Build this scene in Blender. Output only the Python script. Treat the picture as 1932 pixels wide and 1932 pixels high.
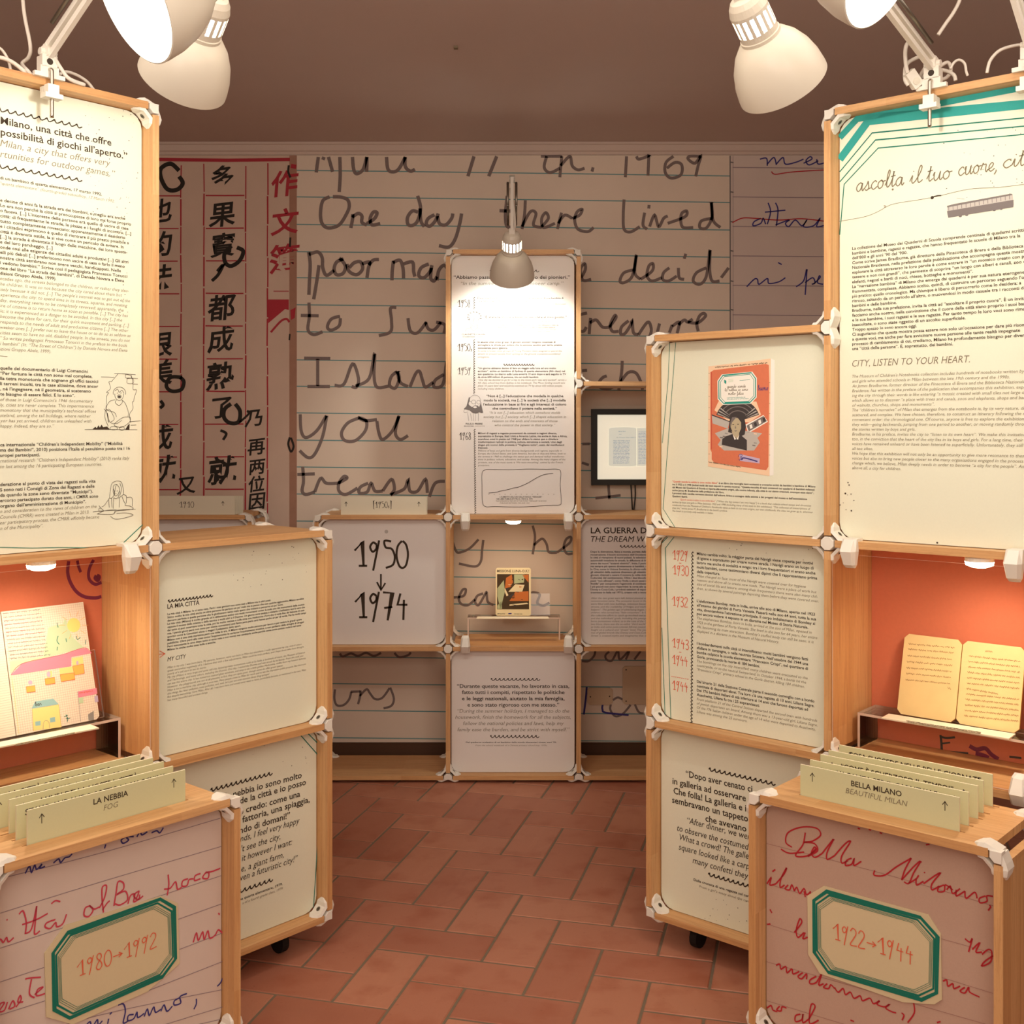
import bpy, math, random
from mathutils import Vector, Matrix
random.seed(7)
for o in list(bpy.data.objects): bpy.data.objects.remove(o)
SC = bpy.context.scene
COL = SC.collection
P = 0.53            # side of one display module in metres
H = 2.70            # camera height in modules
FPX, CX, CY = 2160.0, 966.0, 808.0   # focal length and vanishing point, pixels of the 1932 frame

# ---------------------------------------------------------------- camera, world, lights, exposure
cam = bpy.data.cameras.new('camera'); camo = bpy.data.objects.new('camera', cam); COL.objects.link(camo)
camo.location = (0, 0, H*P); camo.rotation_euler = (math.pi/2, 0, 0)
cam.sensor_width = 36; cam.lens = FPX/1932*36; cam.shift_x = 0; cam.shift_y = (CY-966)/1932
cam.clip_start = 0.02
SC.camera = camo
w = bpy.data.worlds.new('world'); SC.world = w; w.use_nodes = True
w.node_tree.nodes['Background'].inputs[0].default_value = (1.0, 0.80, 0.66, 1)
w.node_tree.nodes['Background'].inputs[1].default_value = 0.3
SC.view_settings.view_transform = 'Standard'; SC.view_settings.look = 'None'
SC.view_settings.exposure = 0.0; SC.view_settings.gamma = 1.0; SC.view_settings.use_curve_mapping = False
def area(name, loc, aim, sx, sy, power, col):
    l = bpy.data.lights.new(name, 'AREA'); l.shape = 'RECTANGLE'; l.size = sx; l.size_y = sy; l.energy = power; l.color = col
    o = bpy.data.objects.new(name, l); COL.objects.link(o); o.location = loc
    o.rotation_euler = (Vector(aim)-Vector(loc)).to_track_quat('-Z', 'Y').to_euler()
    return o
WARM = (1.0, 0.86, 0.755)
area('overhead_fill_light', (0, 2.1, 2.62), (0, 2.9, 0), 3.4, 1.5, 36, WARM)  # added fill for the room's ambient light; no fixture hangs here
area('rear_fill_light', (0, -2.2, 1.55), (0, 3.5, 1.7), 4.2, 2.0, 46, WARM)  # added warm fill behind the camera, not a lamp of the room
area('ceiling_fill_light', (0, 0.2, 1.95), (0, 3.6, 2.67), 2.6, 0.6, 26, WARM)  # unseen uplight added to brighten the ceiling

# ---------------------------------------------------------------- colours and materials
def lin(c):
    c = c/255.0
    return c/12.92 if c <= 0.04045 else ((c+0.055)/1.055)**2.4
def rgb(r, g, b): return (lin(r), lin(g), lin(b), 1)
def mat(name, col, rough=0.7, metal=0.0, noise=0.0, nscale=40, emit=None, estr=0, spec=0.3, bump=0, grain=0):
    m = bpy.data.materials.new(name); m.use_nodes = True
    nt = m.node_tree; b = nt.nodes['Principled BSDF']
    b.inputs['Base Color'].default_value = col; b.inputs['Roughness'].default_value = rough
    b.inputs['Metallic'].default_value = metal; b.inputs['Specular IOR Level'].default_value = spec
    if emit:
        b.inputs['Emission Color'].default_value = emit; b.inputs['Emission Strength'].default_value = estr
    if noise or bump:
        tc = nt.nodes.new('ShaderNodeTexCoord'); n = nt.nodes.new('ShaderNodeTexNoise')
        n.inputs['Scale'].default_value = nscale; n.inputs['Detail'].default_value = 5
        nt.links.new(tc.outputs['Object'], n.inputs['Vector'])
        if noise:
            mx = nt.nodes.new('ShaderNodeMix'); mx.data_type = 'RGBA'
            c2 = tuple(max(0, c*(1-noise)) for c in col[:3])+(1,); c1 = tuple(min(1, c*(1+noise*0.5)) for c in col[:3])+(1,)
            mx.inputs[6].default_value = c2; mx.inputs[7].default_value = c1
            nt.links.new(n.outputs['Fac'], mx.inputs[0]); nt.links.new(mx.outputs[2], b.inputs['Base Color'])
        if bump:
            bp = nt.nodes.new('ShaderNodeBump'); bp.inputs['Strength'].default_value = bump; bp.inputs['Distance'].default_value = 0.002
            nt.links.new(n.outputs['Fac'], bp.inputs['Height']); nt.links.new(bp.outputs['Normal'], b.inputs['Normal'])
    return m
def wood_mat(name, light, dark, mid):
    m = bpy.data.materials.new(name); m.use_nodes = True
    nt = m.node_tree; N = nt.nodes.new; L = nt.links.new; b = nt.nodes['Principled BSDF']
    uv = N('ShaderNodeUVMap'); uv.uv_map = 'UVMap'
    br = N('ShaderNodeTexBrick'); br.offset = 0.37; br.offset_frequency = 1; br.squash = 1
    br.inputs['Color1'].default_value = light; br.inputs['Color2'].default_value = mid; br.inputs['Mortar'].default_value = mid
    br.inputs['Mortar Size'].default_value = 0.0; br.inputs['Scale'].default_value = 1.0
    br.inputs['Brick Width'].default_value = 0.42; br.inputs['Row Height'].default_value = 0.042; br.inputs['Bias'].default_value = 0.0
    mp = N('ShaderNodeMapping'); mp.inputs['Scale'].default_value = (5, 140, 1)
    nz = N('ShaderNodeTexNoise'); nz.inputs['Scale'].default_value = 1.0; nz.inputs['Detail'].default_value = 6; nz.inputs['Distortion'].default_value = 0.6
    mp2 = N('ShaderNodeMapping'); mp2.inputs['Scale'].default_value = (60, 420, 1)
    nz2 = N('ShaderNodeTexNoise'); nz2.inputs['Scale'].default_value = 1.0; nz2.inputs['Detail'].default_value = 2
    L(uv.outputs[0], br.inputs['Vector']); L(uv.outputs[0], mp.inputs[0]); L(mp.outputs[0], nz.inputs['Vector'])
    L(uv.outputs[0], mp2.inputs[0]); L(mp2.outputs[0], nz2.inputs['Vector'])
    mx = N('ShaderNodeMix'); mx.data_type = 'RGBA'; mx.inputs[7].default_value = dark
    rp = N('ShaderNodeMapRange'); rp.inputs[1].default_value = 0.45; rp.inputs[2].default_value = 0.8; rp.inputs[3].default_value = 0.0; rp.inputs[4].default_value = 0.6
    L(nz.outputs['Fac'], rp.inputs[0]); L(rp.outputs[0], mx.inputs[0]); L(br.outputs['Color'], mx.inputs[6])
    mx2 = N('ShaderNodeMix'); mx2.data_type = 'RGBA'; mx2.inputs[7].default_value = dark
    rp2 = N('ShaderNodeMapRange'); rp2.inputs[1].default_value = 0.55; rp2.inputs[2].default_value = 0.8; rp2.inputs[4].default_value = 0.35
    L(nz2.outputs['Fac'], rp2.inputs[0]); L(rp2.outputs[0], mx2.inputs[0]); L(mx.outputs[2], mx2.inputs[6])
    L(mx2.outputs[2], b.inputs['Base Color'])
    b.inputs['Roughness'].default_value = 0.45; b.inputs['Specular IOR Level'].default_value = 0.35
    return m
def glass_mat(name, tint, refl=0.06):
    m = bpy.data.materials.new(name); m.use_nodes = True
    nt = m.node_tree; nt.nodes.clear(); N = nt.nodes.new
    out = N('ShaderNodeOutputMaterial'); t = N('ShaderNodeBsdfTransparent'); t.inputs[0].default_value = tint
    g = N('ShaderNodeBsdfGlossy'); g.inputs['Roughness'].default_value = 0.03
    fr = N('ShaderNodeFresnel'); fr.inputs[0].default_value = 1.35; mx = N('ShaderNodeMixShader')
    nt.links.new(fr.outputs[0], mx.inputs[0]); nt.links.new(t.outputs[0], mx.inputs[1]); nt.links.new(g.outputs[0], mx.inputs[2])
    nt.links.new(mx.outputs[0], out.inputs[0])
    return m
M = {}
M['wood'] = wood_mat('beech_butcher_block', rgb(222, 176, 122), rgb(168, 112, 66), rgb(205, 154, 100))
M['plastic'] = mat('white_printed_plastic', rgb(236, 230, 216), 0.55, spec=0.35)
M['screw'] = mat('screw_metal', rgb(120, 112, 98), 0.4, 0.6)
M['screwdark'] = mat('screw_recess', rgb(60, 50, 40), 0.6)
M['steel'] = mat('polished_steel', rgb(190, 182, 168), 0.22, 1.0)
M['spring'] = mat('spring_steel', rgb(140, 134, 122), 0.35, 0.9)
M['enamel'] = mat('cream_enamel', rgb(226, 219, 200), 0.35, spec=0.4)
M['cable'] = mat('white_cable_pvc', rgb(226, 218, 204), 0.5)
M['shadein'] = mat('shade_inside_white', rgb(250, 248, 240), 0.6)
M['bulb'] = mat('led_bulb', rgb(255, 255, 250), 0.5, emit=(1, 0.985, 0.93, 1), estr=45)
M['paperg'] = mat('pale_green_card', rgb(230, 230, 206), 0.75, noise=0.03, nscale=220)
M['paperw'] = mat('white_board_print', rgb(236, 230, 222), 0.75, noise=0.02, nscale=200)
M['cardg'] = mat('pale_lime_card', rgb(206, 204, 160), 0.8, noise=0.03, nscale=180)
M['carde'] = mat('card_cut_edge', rgb(240, 232, 200), 0.8)
M['cardw'] = mat('ivory_card', rgb(225, 217, 192), 0.8, noise=0.02)
M['ink'] = mat('dark_brown_ink', rgb(62, 50, 36), 0.8)
M['grey'] = mat('grey_brown_ink', rgb(128, 116, 92), 0.8)
M['green'] = mat('petrol_green_ink', rgb(22, 118, 98), 0.75, noise=0.12, nscale=700)
M['teal'] = mat('turquoise_ink', rgb(52, 160, 150), 0.75, noise=0.14, nscale=800)
M['redink'] = mat('orange_red_ink', rgb(226, 104, 72), 0.8)
M['redpen'] = mat('crimson_pen_ink', rgb(186, 42, 50), 0.8, noise=0.2, nscale=600)
M['pinkpen'] = mat('pink_red_pen_ink', rgb(206, 72, 88), 0.8, noise=0.2, nscale=600)
M['bluepen'] = mat('dark_blue_pen_ink', rgb(66, 60, 128), 0.8, noise=0.2, nscale=500)
M['rule'] = mat('grey_rule_line', rgb(150, 130, 134), 0.85)
M['rulefaint'] = mat('faint_rule_line', rgb(168, 124, 112), 0.85)
M['boxl'] = mat('pinkish_lined_paper_print', rgb(216, 198, 184), 0.8, noise=0.06, nscale=14)
M['boxr'] = mat('aged_rose_paper_print', rgb(196, 164, 144), 0.8, noise=0.07, nscale=260)
M['sticker'] = mat('cream_label_paper', rgb(216, 200, 160), 0.8, noise=0.03, nscale=150)
M['orange'] = mat('orange_textured_cover_print', rgb(216, 122, 88), 0.8, noise=0.08, nscale=120)
M['purple'] = mat('purple_crayon', rgb(128, 42, 72), 0.85, noise=0.3, nscale=900)
M['page'] = mat('squared_paper_page', rgb(240, 228, 206), 0.8)
M['gridline'] = mat('square_grid_line', rgb(216, 186, 166), 0.85)
M['oldpage'] = mat('yellowed_page', rgb(240, 212, 150), 0.8, noise=0.14, nscale=18)
M['oldedge'] = mat('browned_page_edge', rgb(206, 150, 76), 0.8)
M['oldink'] = mat('faded_brown_ink', rgb(170, 132, 88), 0.85)
M['acrylic'] = glass_mat('clear_acrylic', (0.97, 0.965, 0.95, 1))
M['acredge'] = mat('acrylic_edge', rgb(226, 206, 190), 0.3, spec=0.5)
M['strip'] = mat('ivory_caption_strip', rgb(246, 238, 214), 0.7)
M['black'] = mat('black_plastic', rgb(42, 40, 34), 0.5)
M['dark'] = mat('dark_caster_rubber', rgb(30, 26, 22), 0.7)
M['led'] = mat('led_lens', rgb(255, 240, 210), 0.5, emit=(1, 0.86, 0.62, 1), estr=22)
M['wallp'] = mat('painted_plaster', rgb(200, 182, 168), 0.9, noise=0.03, nscale=6)
M['ceil'] = mat('rose_grey_ceiling_paint', rgb(206, 188, 178), 0.85, noise=0.03, nscale=3)
M['trim'] = mat('cornice_paint', rgb(206, 186, 172), 0.8)
M['baseb'] = mat('dark_brown_skirting', rgb(84, 56, 36), 0.6)
M['mural'] = mat('lined_paper_mural', rgb(226, 208, 188), 0.85, noise=0.07, nscale=5)
M['muralc'] = mat('aged_rice_paper_mural', rgb(210, 184, 164), 0.85, noise=0.12, nscale=7)
M['muralcf'] = mat('rice_paper_fold', rgb(168, 126, 104), 0.85, noise=0.2, nscale=24)
M['muralr'] = mat('mauve_lined_paper_mural', rgb(214, 196, 184), 0.85, noise=0.07, nscale=6)
M['tealrule'] = mat('teal_rule_line', rgb(110, 152, 150), 0.85)
M['pencil'] = mat('grey_pencil_stroke', rgb(132, 116, 110), 0.85, noise=0.25, nscale=300)
M['brush'] = mat('black_brush_ink', rgb(48, 42, 36), 0.85, noise=0.2, nscale=200)
M['redgrid'] = mat('red_woodblock_ink', rgb(176, 52, 62), 0.85, noise=0.25, nscale=400)
M['plate'] = mat('beige_blanking_plate', rgb(206, 180, 148), 0.6)
def simple(name, r, g, b, rough=0.8): M[name] = mat(name+'_print', rgb(r, g, b), rough)
for nm, c in dict(pink=(226,140,160), sun=(244,222,130), lightgreen=(196,216,176), winorange=(246,180,90), skyblue=(150,190,190), yellow=(244,220,140),
                  lilac=(196,176,200), grey2=(150,146,140), dgrey=(66,60,58), mgrey=(120,112,108), lgrey=(188,182,172), skin=(186,172,140),
                  tealdk=(40,150,132), white=(244,240,228), bkbrown=(70,52,30), bkorange=(196,110,50), bkgreen=(176,182,140), bkcream=(232,214,170), coverpale=(240,206,170)).items(): simple(nm, *c)
M['screen'] = mat('lit_screen', rgb(240, 236, 218), 0.4, emit=rgb(236, 230, 206), estr=0.62)
M['screenpage'] = mat('lit_screen_page', rgb(216, 218, 204), 0.4, emit=rgb(206, 208, 192), estr=0.62)
M['screenink'] = mat('lit_screen_writing', rgb(150, 160, 176), 0.4, emit=rgb(150, 160, 176), estr=0.5)

# ---------------------------------------------------------------- geometry helpers (module units; scaled by P when a mesh is made)
CAM = Vector((0, 0, H))
def ray(x, y): return Vector(((x-CX)/FPX, 1.0, (CY-y)/FPX))
class Plane:
    def __init__(s, O, U, V):
        s.O = Vector(O); s.U = Vector(U).normalized(); s.V = Vector(V).normalized(); s.N = s.U.cross(s.V)   # N looks at the viewer
    def at(s, a, b, n=0): return s.O+s.U*a+s.V*b+s.N*n
    def px(s, x, y):
        d = ray(x, y); t = (s.O-CAM).dot(s.N)/d.dot(s.N); q = CAM+d*t-s.O
        return (q.dot(s.U), q.dot(s.V))
    def scale(s, x, y):                                   # module units per pixel, upright
        return abs(s.px(x, y)[1]-s.px(x, y+1)[1])
class Frame:                                              # a display front: u to the right, v up, w into the depth
    def __init__(s, ox, oy, tx, ty):
        d = Vector((tx-ox, ty-oy)); d.normalize(); s.o = Vector((ox, oy)); s.d = d
    def at(s, u, v, w): return Vector((s.o.x+u*s.d.x-w*s.d.y, s.o.y+u*s.d.y+w*s.d.x, v))
    def plane(s, w):
        O = s.at(0, 0, w); return Plane(O, (s.d.x, s.d.y, 0), (0, 0, 1))
    def uw(s, p): q = Vector((p.x-s.o.x, p.y-s.o.y)); return (q.dot(s.d), q.dot(Vector((-s.d.y, s.d.x))))
def at_height(x, y, h):
    d = ray(x, y); return CAM+d*((h-H)/d.z)
def at_depth(x, y, z): return CAM+ray(x, y)*z

class MB:
    def __init__(s): s.v = []; s.f = []; s.m = []; s.uv = []; s.mats = []
    def mi(s, name):
        if name not in s.mats: s.mats.append(name)
        return s.mats.index(name)
    def face(s, pts, m, uv=None):
        i = len(s.v); s.v += [Vector(p) for p in pts]; s.f.append(tuple(range(i, i+len(pts)))); s.m.append(s.mi(m)); s.uv.append(uv)
    def mesh(s, verts, faces, m):
        i = len(s.v); k = s.mi(m); s.v += verts
        for f in faces: s.f.append(tuple(i+j for j in f)); s.m.append(k); s.uv.append(None)
    def hexa(s, c, m, grain=None, seed=0.0):              # c: 8 corners, bottom ring then top ring
        q = [(0,3,2,1),(4,5,6,7),(0,1,5,4),(1,2,6,5),(2,3,7,6),(3,0,4,7)]
        for f in q:
            pts = [c[j] for j in f]; uv = None
            if grain is not None:
                n = (pts[1]-pts[0]).cross(pts[2]-pts[0]).normalized(); g = grain
                if abs(n.dot(g)) > 0.8: g = Vector((0, 0, 1)) if abs(n.z) < 0.8 else (pts[1]-pts[0]).normalized()
                a = n.cross(g); uv = [((p.dot(g)*P+seed), (p.dot(a)*P+seed*1.7)) for p in pts]
            s.face(pts, m, uv)
    def box(s, F, u0, u1, v0, v1, w0, w1, m, grain=None, seed=0.0):
        c = [F.at(u0,v0,w0),F.at(u1,v0,w0),F.at(u1,v0,w1),F.at(u0,v0,w1),F.at(u0,v1,w0),F.at(u1,v1,w0),F.at(u1,v1,w1),F.at(u0,v1,w1)]
        g = None
        if grain == 'u': g = Vector((F.d.x, F.d.y, 0))
        elif grain == 'v': g = Vector((0, 0, 1))
        elif grain == 'w': g = Vector((-F.d.y, F.d.x, 0))
        s.hexa(c, m, g, seed)
    def pbox(s, pl, a0, a1, b0, b1, n0, n1, m):
        s.hexa([pl.at(a0,b0,n1),pl.at(a1,b0,n1),pl.at(a1,b0,n0),pl.at(a0,b0,n0),pl.at(a0,b1,n1),pl.at(a1,b1,n1),pl.at(a1,b1,n0),pl.at(a0,b1,n0)], m)
    def prism(s, pl, pts, n0, n1, m, mside=None):         # polygon of plane coordinates, from offset n0 (back) to n1 (front)
        k = len(pts)
        if sum(pts[i][0]*pts[(i+1)%k][1]-pts[(i+1)%k][0]*pts[i][1] for i in range(k)) < 0: pts = pts[::-1]
        s.face([pl.at(a, b, n1) for a, b in pts], m)
        s.face([pl.at(a, b, n0) for a, b in pts[::-1]], mside or m)
        for i in range(k):
            a, b = pts[i], pts[(i+1) % k]
            s.face([pl.at(*a, n0), pl.at(*b, n0), pl.at(*b, n1), pl.at(*a, n1)], mside or m)
    def flat(s, pl, pts, n, m):
        k = len(pts)
        if sum(pts[i][0]*pts[(i+1)%k][1]-pts[(i+1)%k][0]*pts[i][1] for i in range(k)) < 0: pts = pts[::-1]
        s.face([pl.at(a, b, n) for a, b in pts], m)
    def flatpx(s, pl, pts, n, m): s.flat(pl, [pl.px(*q) for q in pts], n, m)
    def ribbon(s, pl, pts, wd, n, m, closed=False):
        if closed: pts = pts+[pts[0]]
        vs = []; fs = []
        for i in range(len(pts)):
            a = Vector(pts[max(0, i-1)]); b = Vector(pts[min(len(pts)-1, i+1)]); t = b-a
            if closed and i in (0, len(pts)-1): t = Vector(pts[1])-Vector(pts[-2])
            if t.length < 1e-9: t = Vector((1, 0))
            t.normalize(); q = Vector((-t.y, t.x))
            ww = wd
            if 0 < i < len(pts)-1 or closed:
                e1 = Vector(pts[i])-Vector(pts[i-1 if i else -2]); e2 = Vector(pts[i+1 if i < len(pts)-1 else 1])-Vector(pts[i])
                if e1.length > 1e-9 and e2.length > 1e-9:
                    cs = max(0.45, e1.normalized().dot(t)); ww = wd/cs
            c = Vector(pts[i]); vs += [pl.at(*(c+q*ww/2), n), pl.at(*(c-q*ww/2), n)]
            if i: k = 2*i; fs.append((k-2, k-1, k+1, k))
        s.mesh(vs, fs, m)
    def strokepx(s, pl, pts, wpx, n, m, smooth=True, closed=False):
        q = [pl.px(*p) for p in pts]; sc = pl.scale(*pts[len(pts)//2])
        s.ribbon(pl, spline(q, closed) if smooth else q, wpx*sc, n, m, closed)
    def loft(s, rings, m, caps=True):
        k = len(rings[0]); i0 = len(s.v); mi = s.mi(m)
        for r in rings: s.v += [Vector(p) for p in r]
        for j in range(len(rings)-1):
            for i in range(k):
                a = i0+j*k+i; b = i0+j*k+(i+1) % k; s.f.append((a, b, b+k, a+k)); s.m.append(mi); s.uv.append(None)
        if caps:
            s.f.append(tuple(i0+i for i in range(k))[::-1]); s.m.append(mi); s.uv.append(None)
            s.f.append(tuple(i0+(len(rings)-1)*k+i for i in range(k))); s.m.append(mi); s.uv.append(None)
    def tube(s, pts, r, m, n=8):
        pts = [Vector(p) for p in pts]; rings = []; up = Vector((0, 0, 1)); prev = None
        for i in range(len(pts)):
            t = (pts[min(len(pts)-1, i+1)]-pts[max(0, i-1)]).normalized()
            a = prev if prev is not None else (up if abs(t.dot(up)) < 0.9 else Vector((1, 0, 0)))
            a = (a-t*a.dot(t)).normalized(); b = t.cross(a); prev = a
            rr = r[i] if isinstance(r, (list, tuple)) else r
            rings.append([pts[i]+(a*math.cos(2*math.pi*j/n)+b*math.sin(2*math.pi*j/n))*rr for j in range(n)])
        s.loft(rings, m)
    def lathe(s, O, A, prof, m, n=40, caps=False):         # prof: (radius, distance along axis A)
        A = Vector(A).normalized(); x = A.orthogonal().normalized(); y = A.cross(x); O = Vector(O)
        s.loft([[O+A*z+(x*math.cos(2*math.pi*j/n)+y*math.sin(2*math.pi*j/n))*r for j in range(n)] for r, z in prof], m, caps)
    def disc(s, pl, c, r, n, m, k=14): s.flat(pl, [(c[0]+r*math.cos(2*math.pi*i/k), c[1]+r*math.sin(2*math.pi*i/k)) for i in range(k)], n, m)
    def build(s, name, parent=None, loc=None, smooth=False):
        me = bpy.data.meshes.new(name)
        L = parent.matrix_world.translation if parent is not None else Vector(loc if loc is not None else (0, 0, 0))
        L = ROOT.get(parent.name, L) if parent is not None else L
        me.from_pydata([tuple(v*P-L) for v in s.v], [], s.f)
        for nme in s.mats: me.materials.append(M[nme])
        me.polygons.foreach_set('material_index', s.m)
        if any(u is not None for u in s.uv):
            ul = me.uv_layers.new(name='UVMap')
            for pg, u in zip(me.polygons, s.uv):
                if u is not None:
                    for li, c in zip(pg.loop_indices, u): ul.data[li].uv = c
        if smooth:
            me.polygons.foreach_set('use_smooth', [True]*len(me.polygons))
        me.update()
        o = bpy.data.objects.new(name, me); COL.objects.link(o)
        if parent is not None: o.parent = parent; ROOT[o.name] = L
        else: o.location = L; ROOT[o.name] = L
        return o
ROOT = {}
def spline(p, closed=False, n=6):
    if len(p) < 3: return p
    out = []; k = len(p)
    rng = range(k) if closed else range(k-1)
    for i in rng:
        p0 = p[(i-1) % k] if closed or i else p[0]; p1 = p[i]; p2 = p[(i+1) % k]; p3 = p[(i+2) % k] if closed or i+2 < k else p[-1]
        for j in range(n):
            t = j/n; t2 = t*t; t3 = t2*t
            out.append(tuple(0.5*(2*p1[c]+(p2[c]-p0[c])*t+(2*p0[c]-5*p1[c]+4*p2[c]-p3[c])*t2+(3*p1[c]-p0[c]-3*p2[c]+p3[c])*t3) for c in range(len(p1))))
    if not closed: out.append(p[-1])
    return out
def thing(name, label, cat, loc, group=None):
    o = bpy.data.objects.new(name, None); o.empty_display_size = 0.05; COL.objects.link(o); o.location = Vector(loc)*P
    ROOT[o.name] = Vector(loc)*P; o['label'] = label; o['category'] = cat
    if group: o['group'] = group
    return o
def tag(o, label, cat, group=None):
    o['label'] = label; o['category'] = cat
    if group: o['group'] = group
    return o
def struct(o, label=None, cat=None):
    o['kind'] = 'structure'
    if label: o['label'] = label; o['category'] = cat
    return o

# ---------------------------------------------------------------- lettering
TC = bpy.data.curves.new('lettering', 'FONT'); TC.resolution_u = 2; TC.size = 1
TO = bpy.data.objects.new('lettering', TC); COL.objects.link(TO)
TCACHE = {}
def glyphs(s, shear, off):
    k = (s, shear, off)
    if k not in TCACHE:
        TC.body = s; TC.shear = shear; TC.offset = off
        dg = bpy.context.evaluated_depsgraph_get(); dg.update()
        me = bpy.data.meshes.new_from_object(TO.evaluated_get(dg))
        v = [(a.co.x, a.co.y) for a in me.vertices]; f = [tuple(p.vertices) for p in me.polygons]
        if f and sum(pl.normal.z for pl in me.polygons) < 0: f = [q[::-1] for q in f]
        x0 = min((a[0] for a in v), default=0); x1 = max((a[0] for a in v), default=1)
        bpy.data.meshes.remove(me); TCACHE[k] = (v, f, x0, x1)
    return TCACHE[k]
STY = {'b': (0.0, 0.014, 'ink'), 'i': (0.22, -0.004, 'grey'), 'r': (0.0, 0.0, 'ink'), 'I': (0.22, 0.0, 'ink')}
def put(mb, pl, s, a0, b0, size, style, n, m=None, width=None, sx=1.0):
    sh, off, mm = STY[style]; v, f, x0, x1 = glyphs(s, sh, off)
    if width: sx = width/((x1-x0)*size)
    mb.mesh([pl.at(a0+(x-x0)*size*sx, b0+y*size, n) for x, y in v], f, m or mm)
    return sx
def block(mb, pl, lines, x0, y0, y1, style, n=0.0012, lead=1.13, m=None, starts=None):
    """lines 'text|x pixel of the line end'; y0, y1: baseline pixels of the first and last line at column x0"""
    k = len(lines); a0, b0 = pl.px(x0, y0); b1 = pl.px(x0, y1)[1]
    step = (b0-b1)/(k-1) if k > 1 else (b0-b1 if b0 != b1 else 0.02)
    size = step/lead; sxs = []; todo = []
    for i, l in enumerate(lines):
        t, _, e = l.rpartition('|')
        if not t: t, e = l, ''
        b = b0-step*i if k > 1 else b0; a = a0
        if ',' in e:
            s0, e = e.split(','); a = pl.px(float(s0), y0)[0]
        if e: sxs.append(put(mb, pl, t, a, b, size, style, n, m, width=pl.px(float(e), y0)[0]-a))
        else: todo.append((t, a, b))
    sx = sorted(sxs)[len(sxs)//2] if sxs else 1.0
    for t, a, b in todo: put(mb, pl, t, a, b, size, style, n, m, sx=sx)
def oneline(mb, pl, s, x0, y0, x1, capx, style, n=0.0012, m=None):
    a0, b0 = pl.px(x0, y0); a1 = pl.px(x1, y0)[0]
    put(mb, pl, s, a0, b0, capx*pl.scale(x0, y0)/0.72, style, n, m, width=a1-a0)
def wave(mb, pl, x0, y0, x1, y1, amp, per, wpx, n=0.0012, m='ink', vert=False):
    a0, b0 = pl.px(x0, y0); a1, b1 = pl.px(x1, y1); L = math.hypot(a1-a0, b1-b0); sc = pl.scale((x0+x1)/2, (y0+y1)/2)
    k = max(2, int(round(L/(per*sc)))); pts = []
    tx, ty = (a1-a0)/L, (b1-b0)/L
    if not vert: ty = 0; tx = 1; L = a1-a0
    for i in range(k*8+1):
        t = i/(k*8); ph = 2*math.pi*k*t; d = amp*sc*math.sin(ph-0.5*math.sin(ph)); s = L*t+amp*sc*0.35*math.cos(ph)
        pts.append((a0+tx*s-ty*d, b0+ty*s+tx*d))
    mb.ribbon(pl, pts, wpx*sc, n, m)
def specks(mb, pl, x0, y0, x1, y1, k, m='ink', n=0.001, r=(0.4, 1.1)):
    for i in range(k):
        x = random.uniform(x0, x1); y = random.uniform(y0, y1); mb.disc(pl, pl.px(x, y), random.uniform(*r)*pl.scale(x, y), n, m, 6)
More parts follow.
